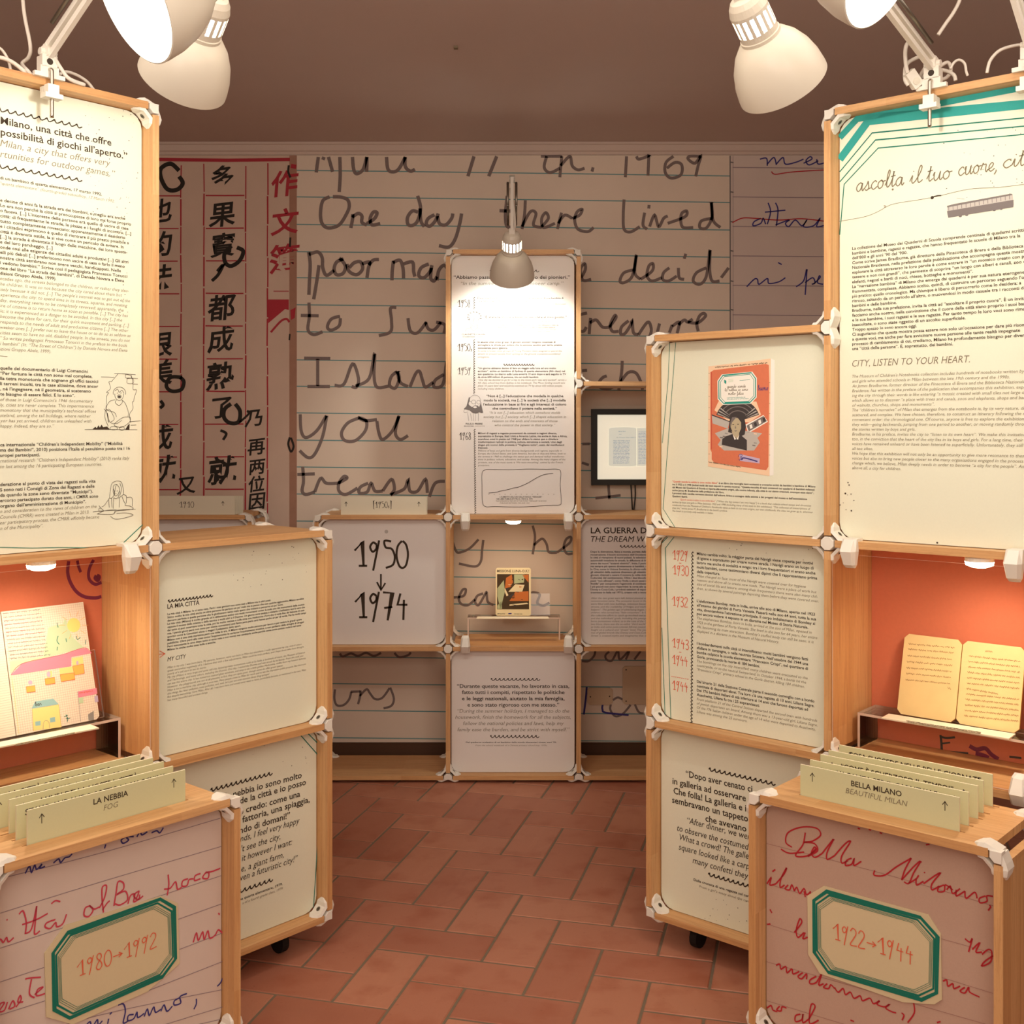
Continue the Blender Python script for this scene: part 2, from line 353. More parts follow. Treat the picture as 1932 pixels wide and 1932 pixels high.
# single-stroke handwriting: x height 1, ascender 2, descender -1
HW = {
'a': (1.0, [[(.72,.85),(.45,1),(.12,.7),(.06,.3),(.28,0),(.55,.2),(.74,.95),(.72,.3),(.85,.02),(1.02,.3)]]),
'b': (.9, [[(0,.3),(.3,1.1),(.42,1.85),(.28,2),(.18,1.4),(.16,.3),(.35,0),(.65,.25),(.62,.7),(.5,.85),(.95,.8)]]),
'c': (.8, [[(.7,.8),(.48,1),(.14,.7),(.1,.3),(.38,0),(.82,.3)]]),
'd': (1.0, [[(.72,.85),(.45,1),(.12,.7),(.06,.3),(.28,0),(.55,.2),(.76,1),(.82,2),(.74,.4),(.86,.02),(1.02,.3)]]),
'e': (.78, [[(0,.2),(.45,.5),(.58,.85),(.38,1),(.14,.7),(.14,.25),(.4,0),(.8,.3)]]),
'f': (.8, [[(0,.3),(.35,1.2),(.5,1.85),(.36,2.05),(.26,1.4),(.3,0),(.28,-.8),(.12,-.9),(.2,-.3),(.5,.1),(.82,.3)]]),
'g': (1.0, [[(.72,.85),(.45,1),(.12,.7),(.06,.3),(.28,0),(.55,.2),(.74,.95),(.7,-.5),(.4,-1),(.15,-.7),(.5,-.2),(1.02,.3)]]),
'h': (1.0, [[(0,.3),(.3,1.2),(.4,1.9),(.26,2),(.16,1.3),(.12,0)],[(.12,.1),(.3,.8),(.55,1),(.7,.7),(.68,.2),(.82,.02),(1.02,.3)]]),
'i': (.5, [[(0,.25),(.2,.95),(.18,.3),(.3,.02),(.52,.3)],[(.24,1.4),(.28,1.48)]]),
'l': (.6, [[(0,.25),(.34,1.2),(.44,1.85),(.3,2),(.18,1.3),(.2,.3),(.35,.02),(.62,.3)]]),
'm': (1.5, [[(0,.7),(.12,1),(.18,.5),(.14,0)],[(.15,.2),(.36,.9),(.5,1),(.58,.6),(.54,0)],[(.56,.2),(.78,.9),(.94,1),(1.02,.7),(1.02,.25),(1.2,.02),(1.52,.3)]]),
'n': (1.1, [[(0,.7),(.12,1),(.18,.5),(.14,0)],[(.15,.2),(.38,.9),(.56,1),(.66,.65),(.64,.2),(.8,.02),(1.12,.3)]]),
'o': (.95, [[(.5,1),(.15,.75),(.08,.35),(.3,0),(.62,.2),(.68,.65),(.48,.98),(.6,.8),(.98,.85)]]),
'p': (1.0, [[(0,.4),(.2,1),(.2,.2),(.12,-1)],[(.14,0),(.4,.85),(.65,1),(.8,.6),(.6,.1),(.3,.1),(.6,.05),(1.02,.3)]]),
'r': (.85, [[(0,.3),(.2,1.05),(.3,.9),(.58,.9),(.56,.3),(.7,.02),(.86,.3)]]),
's': (.8, [[(0,.2),(.3,.7),(.4,1.05),(.5,.7),(.56,.25),(.35,0),(.12,.12)],[(.5,.1),(.82,.25)]]),
't': (.65, [[(0,.3),(.26,1.1),(.32,1.8),(.22,.5),(.34,.02),(.66,.3)],[(.02,1.2),(.55,1.3)]]),
'u': (1.0, [[(0,.6),(.12,1),(.12,.3),(.3,0),(.58,.3),(.72,1),(.7,.25),(.84,.02),(1.02,.3)]]),
'v': (.85, [[(0,.8),(.14,1),(.2,.4),(.34,0),(.56,.4),(.62,.95),(.88,.85)]]),
'z': (.8, [[(.05,.9),(.6,.95),(.1,.05),(.65,.05),(.82,.3)]]),
'y': (1.0, [[(0,.7),(.12,1),(.14,.3),(.32,0),(.58,.3),(.72,1),(.66,-.4),(.4,-1),(.2,-.8)]]),
'B': (1.6, [[(.55,1.75),(.5,.8),(.3,.05),(0,-.05),(-.15,.3)],[(-.3,1.2),(-.1,1.8),(.5,2.15),(1.05,2.1),(1.2,1.65),(.85,1.2),(.55,1.1),(1.0,1.05),(1.25,.6),(.95,.1),(.5,.1)],[(.95,.1),(1.6,.3)]]),
'M': (2.0, [[(-.3,.4),(-.1,.1),(.3,.6),(.85,2.0),(.75,1.0),(.7,.2),(1.1,1.2),(1.5,2.0),(1.4,1.0),(1.45,.2),(1.65,.02),(2.0,.3)]]),
',': (.5, [[(.2,.1),(.22,-.1),(.05,-.45)]]), '.': (.5, [[(.2,0),(.24,.08)]]), ')': (.6, [[(.1,1.8),(.4,1.2),(.45,.4),(.2,-.3)]]),
"'": (.3, [[(.1,1.9),(.05,1.5)]]), '`': (.1, [[(-.45,1.6),(-.25,1.35)]]), '-': (.7, [[(.1,.5),(.6,.55)]]), ' ': (.9, []),
}
HD = {   # tall thin pen numerals, height 1
'0': (.44, [[(.2,1),(.06,.8),(.02,.45),(.1,.1),(.22,.0),(.34,.12),(.4,.5),(.34,.85),(.22,1)]]),
'1': (.46, [[(0,.64),(.26,.98),(.3,.08)],[(.14,.08),(.42,.08)]]),
'2': (.44, [[(.04,.8),(.16,1),(.32,.92),(.34,.7),(.2,.4),(.04,.04),(.4,.06)]]),
'3': (.42, [[(.04,.9),(.2,1),(.34,.84),(.26,.62),(.14,.54),(.32,.42),(.36,.2),(.22,.0),(.04,.1)]]),
'4': (.48, [[(.18,.96),(.08,.54),(.42,.54)],[(.3,.72),(.28,-.02)]]),
'5': (.46, [[(.3,.98),(.08,1.0),(.12,.76),(.32,.7),(.42,.42),(.36,.12),(.12,.0)]]),
'6': (.44, [[(.28,1),(.12,.7),(.06,.3),(.16,.02),(.32,.1),(.34,.34),(.2,.46),(.08,.3)]]),
'7': (.46, [[(.04,1),(.36,.97),(.2,-.04)],[(.08,.42),(.36,.46)]]),
'8': (.44, [[(.3,.9),(.18,1),(.08,.85),(.14,.65),(.28,.46),(.34,.2),(.2,0),(.06,.15),(.14,.42),(.3,.7),(.3,.9)]]),
'9': (.46, [[(.28,.86),(.16,.94),(.06,.78),(.14,.6),(.26,.7),(.28,.86)],[(.36,1.02),(.16,-.1)]]),
'>': (.62, [[(.04,.45),(.5,.45)],[(.34,.6),(.52,.45),(.34,.3)]]),
's': (.3, [[(.2,.3),(.06,.26),(.16,.14),(.14,.0),(.02,.0)]]), '[': (.24, [[(.2,1.15),(.06,1.15),(.06,-.2),(.2,-.2)]]), ']': (.24, [[(.02,1.15),(.16,1.15),(.16,-.2),(.02,-.2)]]),
'-': (.4, [[(.08,.5),(.32,.5)]]), ' ': (.3, []),
}
def pen(mb, pl, s, x0, y0, x1, hpx, wpx, m, n=0.0012, font=None, slant=0.0, wob=0.0):
    """handwriting from pixel (x0,y0) on its baseline to column x1; hpx is the x height (letters) or the height (numerals)"""
    font = font or HW; a0, b0 = pl.px(x0, y0); a1 = pl.px(x1, y0)[0]; sc = pl.scale(x0, y0); h = hpx*sc
    tot = sum(font[c][0] for c in s if c in font); sx = (a1-a0)/tot; x = 0
    for c in s:
        if c not in font: continue
        adv, st = font[c]
        for q in st:
            pts = [(a0+(x+px_)*sx+slant*py_*h, b0+py_*h) for px_, py_ in q]
            sharp = font is HD and c in '147>[]'
            mb.ribbon(pl, pts if sharp else spline(pts), wpx*sc, n, m)
        x += adv
def scribble(mb, pl, x0, y0, x1, y1, hpx, wpx, m, n=0.0012):
    """one line of small illegible joined-up writing"""
    pts = []; k = max(4, int(abs(x1-x0)/(hpx*0.55)))
    for i in range(k+1):
        t = i/k; pts.append(pl.px(x0+(x1-x0)*t+random.uniform(-.3, .3)*hpx*.5, y0+(y1-y0)*t+(hpx*.5 if i % 2 else -hpx*.5)*random.choice((.4, .7, 1.0))))
    j = 0
    while j < len(pts)-1:
        e = min(len(pts), j+random.randint(5, 11)); mb.ribbon(pl, pts[j:e], wpx*pl.scale(x0, y0), n, m); j = e

# ---------------------------------------------------------------- the room
FZ = lambda y: 0
WZ = 9.40                                             # depth of the back wall, modules
XW = 5.0                                              # half width of the room
CEIL = H+(808-271)/2160*WZ
G = Frame(0, 0, 1, 0)                                 # world aligned frame: u = X, v = height, w = depth
wallpl = Plane((0, WZ, 0), (1, 0, 0), (0, 0, 1))
b = MB(); b.box(G, -XW, XW, -0.02, CEIL+.1, WZ, WZ+.2, 'wallp'); struct(b.build('wall_back'), 'rose plaster back wall behind the lined paper prints', 'wall')
b = MB(); b.box(G, -XW-.2, -XW, -0.02, CEIL+.1, -6, WZ+.2, 'wallp'); struct(b.build('wall_left'))
b = MB(); b.box(G, XW, XW+.2, -0.02, CEIL+.1, -6, WZ+.2, 'wallp'); struct(b.build('wall_right'))
b = MB(); b.box(G, -XW, XW, -0.02, CEIL+.1, -6.2, -6, 'wallp'); struct(b.build('wall_front'))
b = MB(); b.box(G, -XW-.2, XW+.2, CEIL, CEIL+.2, -6.2, WZ+.2, 'ceil')
cp = at_height(860, 88, CEIL); b.box(G, cp.x-.012, cp.x+.012, CEIL-.012, CEIL, cp.y-.02, cp.y+.02, 'grey'); struct(b.build('ceiling'), 'rose grey painted ceiling over the exhibition', 'ceiling')
# cornice: a stepped moulding along the back wall
b = MB()
y0, y1 = CEIL, H+(808-292.5)/2160*WZ
prof = [(0, y1), (-.012, y1), (-.02, y1+.02), (-.034, y1+.03), (-.05, y0-.022), (-.062, y0-.016), (-.062, y0), (0, y0)]
b.loft([[Vector((x, WZ+p[0], p[1])) for p in prof] for x in (-XW, XW)], 'trim'); struct(b.build('trim_1'), 'pale plaster cornice between ceiling and back wall', 'cornice')
b = MB(); BT = H-(1402.5-808)/2160*WZ
b.box(G, -XW, XW, 0, BT, WZ-.03, WZ, 'baseb'); b.box(G, -XW, XW, BT, BT+.008, WZ-.022, WZ, 'baseb'); struct(b.build('baseboard_back'), 'dark brown skirting board along the back wall', 'skirting')
# floor: terracotta tiles laid in herringbone over grey grout
def terracotta():
    m = bpy.data.materials.new('terracotta_tile'); m.use_nodes = True; nt = m.node_tree; N = nt.nodes.new; L = nt.links.new; bs = nt.nodes['Principled BSDF']
    uv = N('ShaderNodeUVMap'); uv.uv_map = 'UVMap'; wn = N('ShaderNodeTexWhiteNoise'); wn.noise_dimensions = '2D'; L(uv.outputs[0], wn.inputs['Vector'])
    r = N('ShaderNodeValToRGB'); e = r.color_ramp.elements; e[0].color = rgb(164, 102, 78); e[1].color = rgb(190, 130, 102); r.color_ramp.elements.new(.5).color = rgb(178, 116, 90)
    L(wn.outputs['Value'], r.inputs[0]); tc = N('ShaderNodeTexCoord'); n1 = N('ShaderNodeTexNoise'); n1.inputs['Scale'].default_value = 9; n1.inputs['Detail'].default_value = 7
    n2 = N('ShaderNodeTexNoise'); n2.inputs['Scale'].default_value = 90; n2.inputs['Detail'].default_value = 4
    L(tc.outputs['Object'], n1.inputs['Vector']); L(tc.outputs['Object'], n2.inputs['Vector'])
    a = N('ShaderNodeMix'); a.data_type = 'RGBA'; a.inputs[7].default_value = rgb(150, 76, 48); mr = N('ShaderNodeMapRange'); mr.inputs[1].default_value = .5; mr.inputs[2].default_value = .8; mr.inputs[4].default_value = .7
    L(n1.outputs['Fac'], mr.inputs[0]); L(mr.outputs[0], a.inputs[0]); L(r.outputs[0], a.inputs[6])
    c = N('ShaderNodeMix'); c.data_type = 'RGBA'; c.inputs[7].default_value = rgb(120, 62, 42); mr2 = N('ShaderNodeMapRange'); mr2.inputs[1].default_value = .66; mr2.inputs[2].default_value = .78; mr2.inputs[4].default_value = .5
    L(n2.outputs['Fac'], mr2.inputs[0]); L(mr2.outputs[0], c.inputs[0]); L(a.outputs[2], c.inputs[6]); L(c.outputs[2], bs.inputs['Base Color'])
    bs.inputs['Roughness'].default_value = .5; bs.inputs['Specular IOR Level'].default_value = .3
    bp = N('ShaderNodeBump'); bp.inputs['Strength'].default_value = .25; bp.inputs['Distance'].default_value = .002; L(n1.outputs['Fac'], bp.inputs['Height']); L(bp.outputs[0], bs.inputs['Normal'])
    return m
M['tile'] = terracotta(); M['grout'] = mat('grey_brown_grout', rgb(128, 112, 92), .95, noise=.2, nscale=60)
b = MB(); b.box(G, -XW-.2, XW+.2, -.2, -.004, -6.2, WZ+.2, 'grout')
A0 = at_height(772, 1850, 0); D0 = at_height(1007, 1880, 0); e1 = (D0-A0); e1.z = 0; e1.normalize(); e2 = Vector((-e1.y, e1.x, 0)); TW = .2855; GW = .0105
def tile(i, j, w_, h_):
    q = [(i*TW+GW/2, j*TW+GW/2), ((i+w_)*TW-GW/2, j*TW+GW/2), ((i+w_)*TW-GW/2, (j+h_)*TW-GW/2), (i*TW+GW/2, (j+h_)*TW-GW/2)]
    c = A0+e1*((i+w_/2)*TW)+e2*((j+h_/2)*TW)
    if not (-4.0 < c.x < 4.0 and 1.6 < c.y < WZ-.02): return
    jit = random.uniform(-.0012, .0012); ins = .006; s = (random.random()*50, random.random()*50)
    top = [A0+e1*x+e2*y+Vector((0, 0, jit)) for x, y in ((q[0][0]+ins, q[0][1]+ins), (q[1][0]-ins, q[1][1]+ins), (q[2][0]-ins, q[2][1]-ins), (q[3][0]+ins, q[3][1]-ins))]
    low = [A0+e1*x+e2*y+Vector((0, 0, -.0055)) for x, y in q]
    for p in top+low:
        if p.y > WZ-.005: p.y = WZ-.005
    b.face(top, 'tile', [s]*4)
    for k in range(4): b.face([low[k], low[(k+1) % 4], top[(k+1) % 4], top[k]], 'tile', [s]*4)
for m_ in range(-60, 61):
    for n_ in range(-14, 15):
        i, j = m_+2*n_, -m_+2*n_
        tile(i, j, 2, 1); tile(i+2, j, 1, 2)
struct(b.build('floor'), 'terracotta tiles in herringbone with grey joints', 'floor')

# ---------------------------------------------------------------- the display units
T2 = .0165
def connector(F, u, v, dirs, w0, sg, parent, screws=True):
    mb = MB(); at = lambda x, y, z: F.at(u+x, v+y, w0+sg*z)
    has = {(1,0): 'R' in dirs, (-1,0): 'L' in dirs, (0,1): 'U' in dirs, (0,-1): 'D' in dirs}
    def rings(sec):
        return [[at(*i, lo), at(*o, lo+.006), at(*o, hi-.006), at(*i, hi)] for i, o, lo, hi in sec]
    for sx in (1, -1):
        for sy in (1, -1):
            hx, hy = has[(sx, 0)], has[(0, sy)]
            if hx and hy:
                q = [((T2,.096),(T2+.003,.096),.03,.05), ((T2,.078),(T2+.0105,.076),.004,.076), ((T2,.052),(T2+.0125,.058),0,.08)]
                q = q+[((i[1], i[0]), (o[1], o[0]), lo, hi) for i, o, lo, hi in q[::-1]]
                mb.loft(rings([((i[0]*sx, i[1]*sy), (o[0]*sx, o[1]*sy), lo, hi) for i, o, lo, hi in q]), 'plastic')
                if screws and sg > 0:
                    c = (T2+.0125+.058)/2+.0006
                    for r, mm, e in ((.0125, 'screw', 0), (.005, 'screwdark', .0006)):
                        mb.face([at(sx*(c+e+r*math.cos(a)*.7071), sy*(c+e-r*math.cos(a)*.7071), .041+r*math.sin(a)) for a in [2*math.pi*k/10 for k in range(10)]], mm)
            for horiz, hb, ho in ((True, hx, hy), (False, hy, hx)):
                if hb and not ho:
                    sec = [(.096,T2,T2+.003,.03,.05),(.077,T2,T2+.011,.004,.076),(.052,T2,T2+.0165,0,.08),(.03,.01,.026,0,.08),(-.004,-.006,.0115,0,.08)]
                    f = (lambda a, bb: (a*sx, bb*sy)) if horiz else (lambda a, bb: (bb*sx, a*sy))
                    mb.loft(rings([(f(a, bi), f(a, bo), lo, hi) for a, bi, bo, lo, hi in sec]), 'plastic')
    ap = .0312; k = ap*math.tan(math.pi/8)
    oc = [(ap,k),(k,ap),(-k,ap),(-ap,k),(-ap,-k),(-k,-ap),(k,-ap),(ap,-k)]
    lim = lambda x, hp, hn: min(x, .013) if x > 0 and not hp else (max(x, -.013) if x < 0 and not hn else x)
    oc = [(lim(x, has[(1,0)], has[(-1,0)]), lim(y, has[(0,1)], has[(0,-1)])) for x, y in oc]
    mb.loft([[at(x*.94, y*.94, -.004) for x, y in oc], [at(x, y, -.002) for x, y in oc], [at(x, y, .035) for x, y in oc]], 'plastic')
    return mb.build('connector', parent)
SEED = [0.0]
def unit(name, label, group, F, cols, lev, hb, vb, D=.55, back=True):
    """hb: (column, level) boards from that column to the next; vb: (column, level, level) uprights"""
    c = F.at((cols[0]+cols[-1])/2, 0, D/2); root = thing(name, label, 'display unit', c, group)
    g = .037
    for i, l in hb:
        mb = MB(); SEED[0] += .731; mb.box(F, cols[i]+g, cols[i+1]-g, lev[l]-T2, lev[l]+T2, 0, D, 'wood', 'u', SEED[0]); mb.build('board', root)
    for i, l0, l1 in vb:
        mb = MB(); SEED[0] += .731; mb.box(F, cols[i]-T2, cols[i]+T2, lev[l0]+g, lev[l1]-g, 0, D, 'wood', 'v', SEED[0]); mb.build('upright', root)
    nodes = {}
    for i, l in hb:
        nodes.setdefault((i, l), set()).add('R'); nodes.setdefault((i+1, l), set()).add('L')
    for i, l0, l1 in vb:
        nodes.setdefault((i, l0), set()).add('U'); nodes.setdefault((i, l1), set()).add('D')
    for (i, l), d in nodes.items():
        connector(F, cols[i], lev[l], d, 0, 1, root)
        if back: connector(F, cols[i], lev[l], d, D, -1, root)
    return root
def panel(F, parent, u0, u1, v0, v1, m, name='text_panel', w=.085, mr=.005, r=.075, gapr=0.0):
    """rounded board between the frame boards; returns (mesh under construction, its plane)"""
    pl = F.plane(w); a0, a1, b0, b1 = u0+T2+mr, u1-T2-mr-gapr, v0+T2+.003, v1-T2-.003; mb = MB(); pts = []
    for cx_, cy_, s in ((a1-r, b1-r, 0), (a0+r, b1-r, 1), (a0+r, b0+r, 2), (a1-r, b0+r, 3)):
        for k in range(5):
            an = math.pi/2*(s+k/4); pts.append((cx_+r*math.cos(an), cy_+r*math.sin(an)))
    mb.prism(pl, pts, -.012, 0, m); return mb, pl
def casters(F, root, cols, D, top):
    for u in (cols[0]+.2, cols[-1]-.2):
        for w_ in (.16, D-.14):
            mb = MB(); c = F.at(u, .055, w_); mb.lathe(c-Vector((F.d.x, F.d.y, 0))*.02, (F.d.x, F.d.y, 0), [(.0, 0), (.055, 0), (.055, .04), (0, .04)], 'dark', 16, True)
            mb.box(F, u-.035, u+.035, .08, top, w_-.03, w_+.03, 'dark'); mb.build('caster', root)
def pane(F, root, u0, u1, v0, v1, w=.02):
    pl = F.plane(w); mb = MB(); a0, a1 = u0+T2+.002, u1-T2-.002; t = .008
    q = [(a0, v0), (a1, v0), (a1, v1), (a0, v1)]
    mb.flat(pl, q, t, 'acrylic')
    for i in range(4):
        a, c = q[i], q[(i+1) % 4]; mb.face([pl.at(*a, 0), pl.at(*c, 0), pl.at(*c, t), pl.at(*a, t)], 'acredge')
    return mb.build('glass_pane', root)
def clip(F, root, u, v, s=1):
    mb = MB(); rr = []
    for dv, uh, wf in ((.031, .022, -.004), (.028, .034, -.022), (-.026, .038, -.062), (-.088, .03, -.036), (-.104, .022, -.012)):
        rr.append([F.at(u+x, v+s*dv, z) for x, z in ((-uh, .0), (-uh, wf*.55), (-uh+.012, wf), (uh-.012, wf), (uh, wf*.55), (uh, .0))])
    mb.loft(rr, 'plastic'); mb.box(F, u-.03, u+.03, v+s*.018-.004, v+s*.018+.012, -.002, .06, 'plastic')
    return mb.build('pane_clip', root)
FL = Frame(-2.286, 4.443, -.946, 5.947); LC = [0, 1.007, 2.0145]; LL = {0: .162, 1: 1.157, 2: 2.157, 3: 3.158, 4: 4.158}
FR = Frame(.7133, 5.972, 2.2153, 4.663); RC = [0, .996, 1.992]; RL = {0: .168, 1: 1.1635, 2: 2.165, 3: 3.168, 4: 4.165}
FC = Frame(0, 8.71, 1, 8.71); CC = [-1.4875, -.487, .508, 1.506]; CL = {0: .039, 1: 1.020, 2: 2.023, 3: 3.040, 4: 4.045}
FF = Frame(-2.996, 8.71, -1.996, 8.71); FCOL = [0, 1.0]
left = unit('display_unit', 'left beech display unit with green edged text boards and the wide board about outdoor games', 'beech display units', FL, LC, LL,
            [(0,0),(0,1),(0,2),(0,4),(1,0),(1,1),(1,2)], [(0,1,2),(0,2,4),(1,0,1),(1,1,2),(1,2,4),(2,0,1),(2,1,2)])
right = unit('display_unit', 'right beech display unit with turquoise striped board, orange book board and dated board', 'beech display units', FR, RC, RL,
             [(0,0),(0,1),(0,2),(0,3),(1,0),(1,1),(1,2),(1,4)], [(0,0,1),(0,1,2),(0,2,3),(1,0,1),(1,1,2),(1,2,3),(1,3,4),(2,1,2),(2,2,4)])
centre = unit('display_unit', 'beech display unit facing the viewer against the back wall, with 1950 to 1974 board', 'beech display units', FC, CC, CL,
              [(0,0),(0,1),(0,2),(1,0),(1,1),(1,2),(1,4),(2,0),(2,1),(2,2),(2,3)],
              [(0,0,1),(0,1,2),(1,0,1),(1,1,2),(1,2,4),(2,0,1),(2,1,2),(2,2,3),(2,3,4),(3,0,1),(3,1,2),(3,2,3)])
far = unit('display_unit', 'low beech display unit by the Chinese print, mostly hidden behind the left unit', 'beech display units', FF, FCOL, CL,
           [(0,0),(0,1),(0,2)], [(0,0,1),(0,1,2),(1,0,1),(1,1,2)])
casters(FL, left, LC, .55, LL[0]-T2); casters(FR, right, RC, .55, RL[0]-T2)
# showcases: back board, pane, clips
def backboard(F, root, u0, u1, v0, v1, m, w=.45):
    pl = F.plane(w); mb = MB(); mb.prism(pl, [(u0+T2+.001, v0+T2+.001), (u1-T2-.001, v0+T2+.001), (u1-T2-.001, v1-T2-.001), (u0+T2+.001, v1-T2-.001)], -.014, 0, m); return mb, pl
ux = lambda F, x, w=0.0: F.plane(w).px(x, 900)[0]
pane(FL, left, LC[0], LC[1], LL[1]+T2+.003, LL[2]-T2-.03); pane(FR, right, RC[1], RC[2], RL[1]+T2+.003, RL[2]-T2-.03); pane(FC, centre, CC[1], CC[2], CL[1]+T2+.003, CL[2]-T2-.028)
clip(FL, left, ux(FL, 251, -.03), LL[2]); clip(FR, right, ux(FR, 1600, -.03), RL[2]); clip(FR, right, ux(FR, 1911, -.03), RL[2]); clip(FR, right, ux(FR, 1921, -.03), RL[1], -1)
for x in (878, 1072.5): clip(FC, centre, ux(FC, x), CL[2]); clip(FC, centre, ux(FC, x), CL[1], -1)

# ---------------------------------------------------------------- boards of the left unit
mb, pl = panel(FL, left, LC[0], LC[1], LL[2], LL[4], 'paperg')
wave(mb, pl, -6, 206, 154, 241, 3.2, 14.6, 2.2); wave(mb, pl, -6, 313, 154, 343, 3.2, 14.6, 2.2)
block(mb, pl, ['Milano, una città che offre|210', 'possibilità di giochi all’aperto.”|240'], 1, 233.5, 255, 'b', lead=1.1)
block(mb, pl, ['Milan, a city that offers very|208', 'rtunities for outdoor games.”|217'], 0, 275.6, 296, 'i', lead=1.08)
oneline(mb, pl, 'di un bambino di quarta elementare, 17 marzo 1992.', 0, 338, 192, 6, 'b'); oneline(mb, pl, '“quarta elementare” (fourth-grade) schoolboy, 17 March 1992.', 0, 348, 216, 6, 'i')
block(mb, pl, ['e decine di anni fa la strada era dei bambini, o meglio era anche|236', 'Lo era non perché la città si preoccupasse di loro ma forse proprio|247', 'o faceva. [...] L’interesse delle persone era quello di uscire di casa|242', 'città: di frequentarne le strade, le piazze e i luoghi di incontro. [...]|247', 'tutto completamente rovesciato: apparentemente il desiderio|236', 'e i cittadini esprimono è quello di rientrare il più presto possibile a|243', 'città è divenuta ostile, la si vive come un pericolo da evitare. In|233', '[...] la strada è diventata il luogo delle macchine, dei loro sposta-|240', 'e del loro parcheggio. [...]|99', 'onde così alle esigenze dei cittadini adulti e produttivi [...] Gli altri|242', 'elli più deboli [...] preferiscono non uscire di casa o farlo il meno|235', 'nostre città sembrano non avere vecchi, handicappati. Nelle|228', 'i vedono bambini.” Scrive così il pedagogista Francesco Tonucci|240', 'one del libro “La strada dei bambini”, di Daniele Novara e Elena|234', 'dizioni Gruppo Abele, 1999).|106'], 0, 380, 518, 'b')
block(mb, pl, ['ecades ago, the streets belonged to the children, or rather they also-|243', 'he children. It was so not because the city cared about them but|230', 'isely because it did not. [...] The people’s interest was to get out of the|245', 'xperience the city: to spend time in its streets, squares, and meeting|240', 'day, everything seems to be completely reversed: apparently, the|233', 'ire of citizens is to return home as soon as possible. [...] The city has|241', 'le; it is experienced as a danger to be avoided. In this city [...] the|230', 'become the place for cars, for their quick movement and parking. [...]|243', 'responds to the needs of adult and productive citizens [...] The other|242', 'weaker ones [...] prefer not to leave the house or to do so as seldom as|246', 'cities seem to have no old, disabled people. In the streets, you do not|245', '” So writes pedagogist Francesco Tonucci in the preface to the book|240', 'i bambini” (lit. “The Street of Children”) by Daniele Novara and Elena|240', 'izioni Gruppo Abele, 1999).|96'], 0, 528, 661, 'i')
mb.strokepx(pl, [(-4, 671), (14, 673)], 1, .0012, 'grey')
block(mb, pl, ['quelle del documentario di Luigi Comencini|165', '“Per fortuna le città non sono mai complete.|174', 'lla tetra monotonia che sognano gli uffici tecnici|185', 'li terreni incolti, tra le case altissime, dove ancor|185', ', né l’ingegnere, né il geometra, si scatenano|171', 'te bisogno di essere felici. E lo sono”.|141'], 0, 697, 746, 'b')
block(mb, pl, ['of those in Luigi Comencini’s 1946 documentary|175', 'ly, cities are never complete. This impermanence|177', 'monotony that the municipality’s technical offices|181', 'steland, among the tall buildings, where neither|171', 'yor has yet arrived, children are unleashed with|172', 'happy. Indeed, they are so.”|102'], 0, 756.5, 806.5, 'i')
block(mb, pl, ['ca internazionale “Children’s Independent Mobility” (“Mobilità|231', 'ma dei Bambini”, 2010) posiziona l’Italia al penultimo posto tra i 16|245', 'uropei partecipanti.|75'], 0, 842, 862, 'b')
block(mb, pl, ['rnational research “Children’s Independent Mobility” (2010) ranks Italy|244', 'to last among the 16 participating European countries.|192'], 0, 872.5, 883.5, 'i')
block(mb, pl, ['derazione al punto di vista dei ragazzi sulla vita|180', 'S sono nati i Consigli di Zona dei Ragazzi e delle|178', 'da quando le zone sono diventate “Municipi”).|175', 'ercorso partecipato durato due anni, i CMRR sono|185', 'organo dell’amministrazione di Municipio”.|162'], 0, 917, 957.5, 'b')
block(mb, pl, ['n and consideration to the views of children on the|182', 'Councils (CMRR) were created in Milan in 2013.|168', 'ear participatory process, the CMRR officially became|187', 'n of the Municipality”.|81'], 0, 968, 1000, 'i')
def draw(mb, pl, strokes, ox, oy, sc, wpx, m='ink', n=.0013):
    for q in strokes: mb.strokepx(pl, [(ox+x/sc, oy+y/sc) for x, y in q], wpx, n, m)
def ell(cx_, cy_, rx, ry, a0=0, a1=360, k=12): return [(cx_+rx*math.cos(math.radians(a0+(a1-a0)*i/k)), cy_+ry*math.sin(math.radians(a0+(a1-a0)*i/k))) for i in range(k+1)]
draw(mb, pl, [[(920,150),(1040,152)],[(1040,120),(1140,123),(1235,130)],[(1160,160),(1255,165)],[(1205,215),(1255,218)],[(1180,560),(1280,550)],[(1190,590),(1240,588)],
 [(1075,122),(1030,175),(1015,192),(992,196),(1005,255),(970,290),(988,296),(970,330),(968,410),(965,440),(980,520),(990,570)],
 [(1075,122),(1140,125),(1195,145),(1210,215),(1212,265),(1243,270),(1225,330),(1215,375),(1205,380),(1210,440),(1180,490),(1190,570)],
 [(1145,128),(1145,158),(1195,160),(1195,132)],[(1158,165),(1158,206),(1210,208),(1210,166),(1158,165)],
 ell(1087,295,57,52,160,380),ell(1085,312,40,52,-10,190),[(1045,280),(1070,262),(1085,290),(1110,272),(1128,300)],[(1065,300),(1075,296)],[(1095,298),(1107,296)],ell(1086,328,17,14),
 [(1060,360),(1050,385),(1085,410),(1115,380),(1110,360)],[(1050,358),(1000,372),(970,420),(975,452),(1042,475),(1060,515)],[(1110,362),(1140,390),(1168,470),(1165,515)],
 [(975,450),(1000,450),(1040,530),(1010,560)],[(978,480),(1000,560),(1060,575),(1110,545)],[(1165,515),(1120,520),(1060,560),(1040,590),(1090,610),(1130,600),(1180,560),(1185,520),(1165,515)],
 ell(1035,618,35,16),ell(1110,620,22,18),[(770,631),(900,629),(1250,632)],[(945,440),(975,480),(985,560)],[(960,450),(955,520),(985,600)]], 0, 680, 4.83, .75)
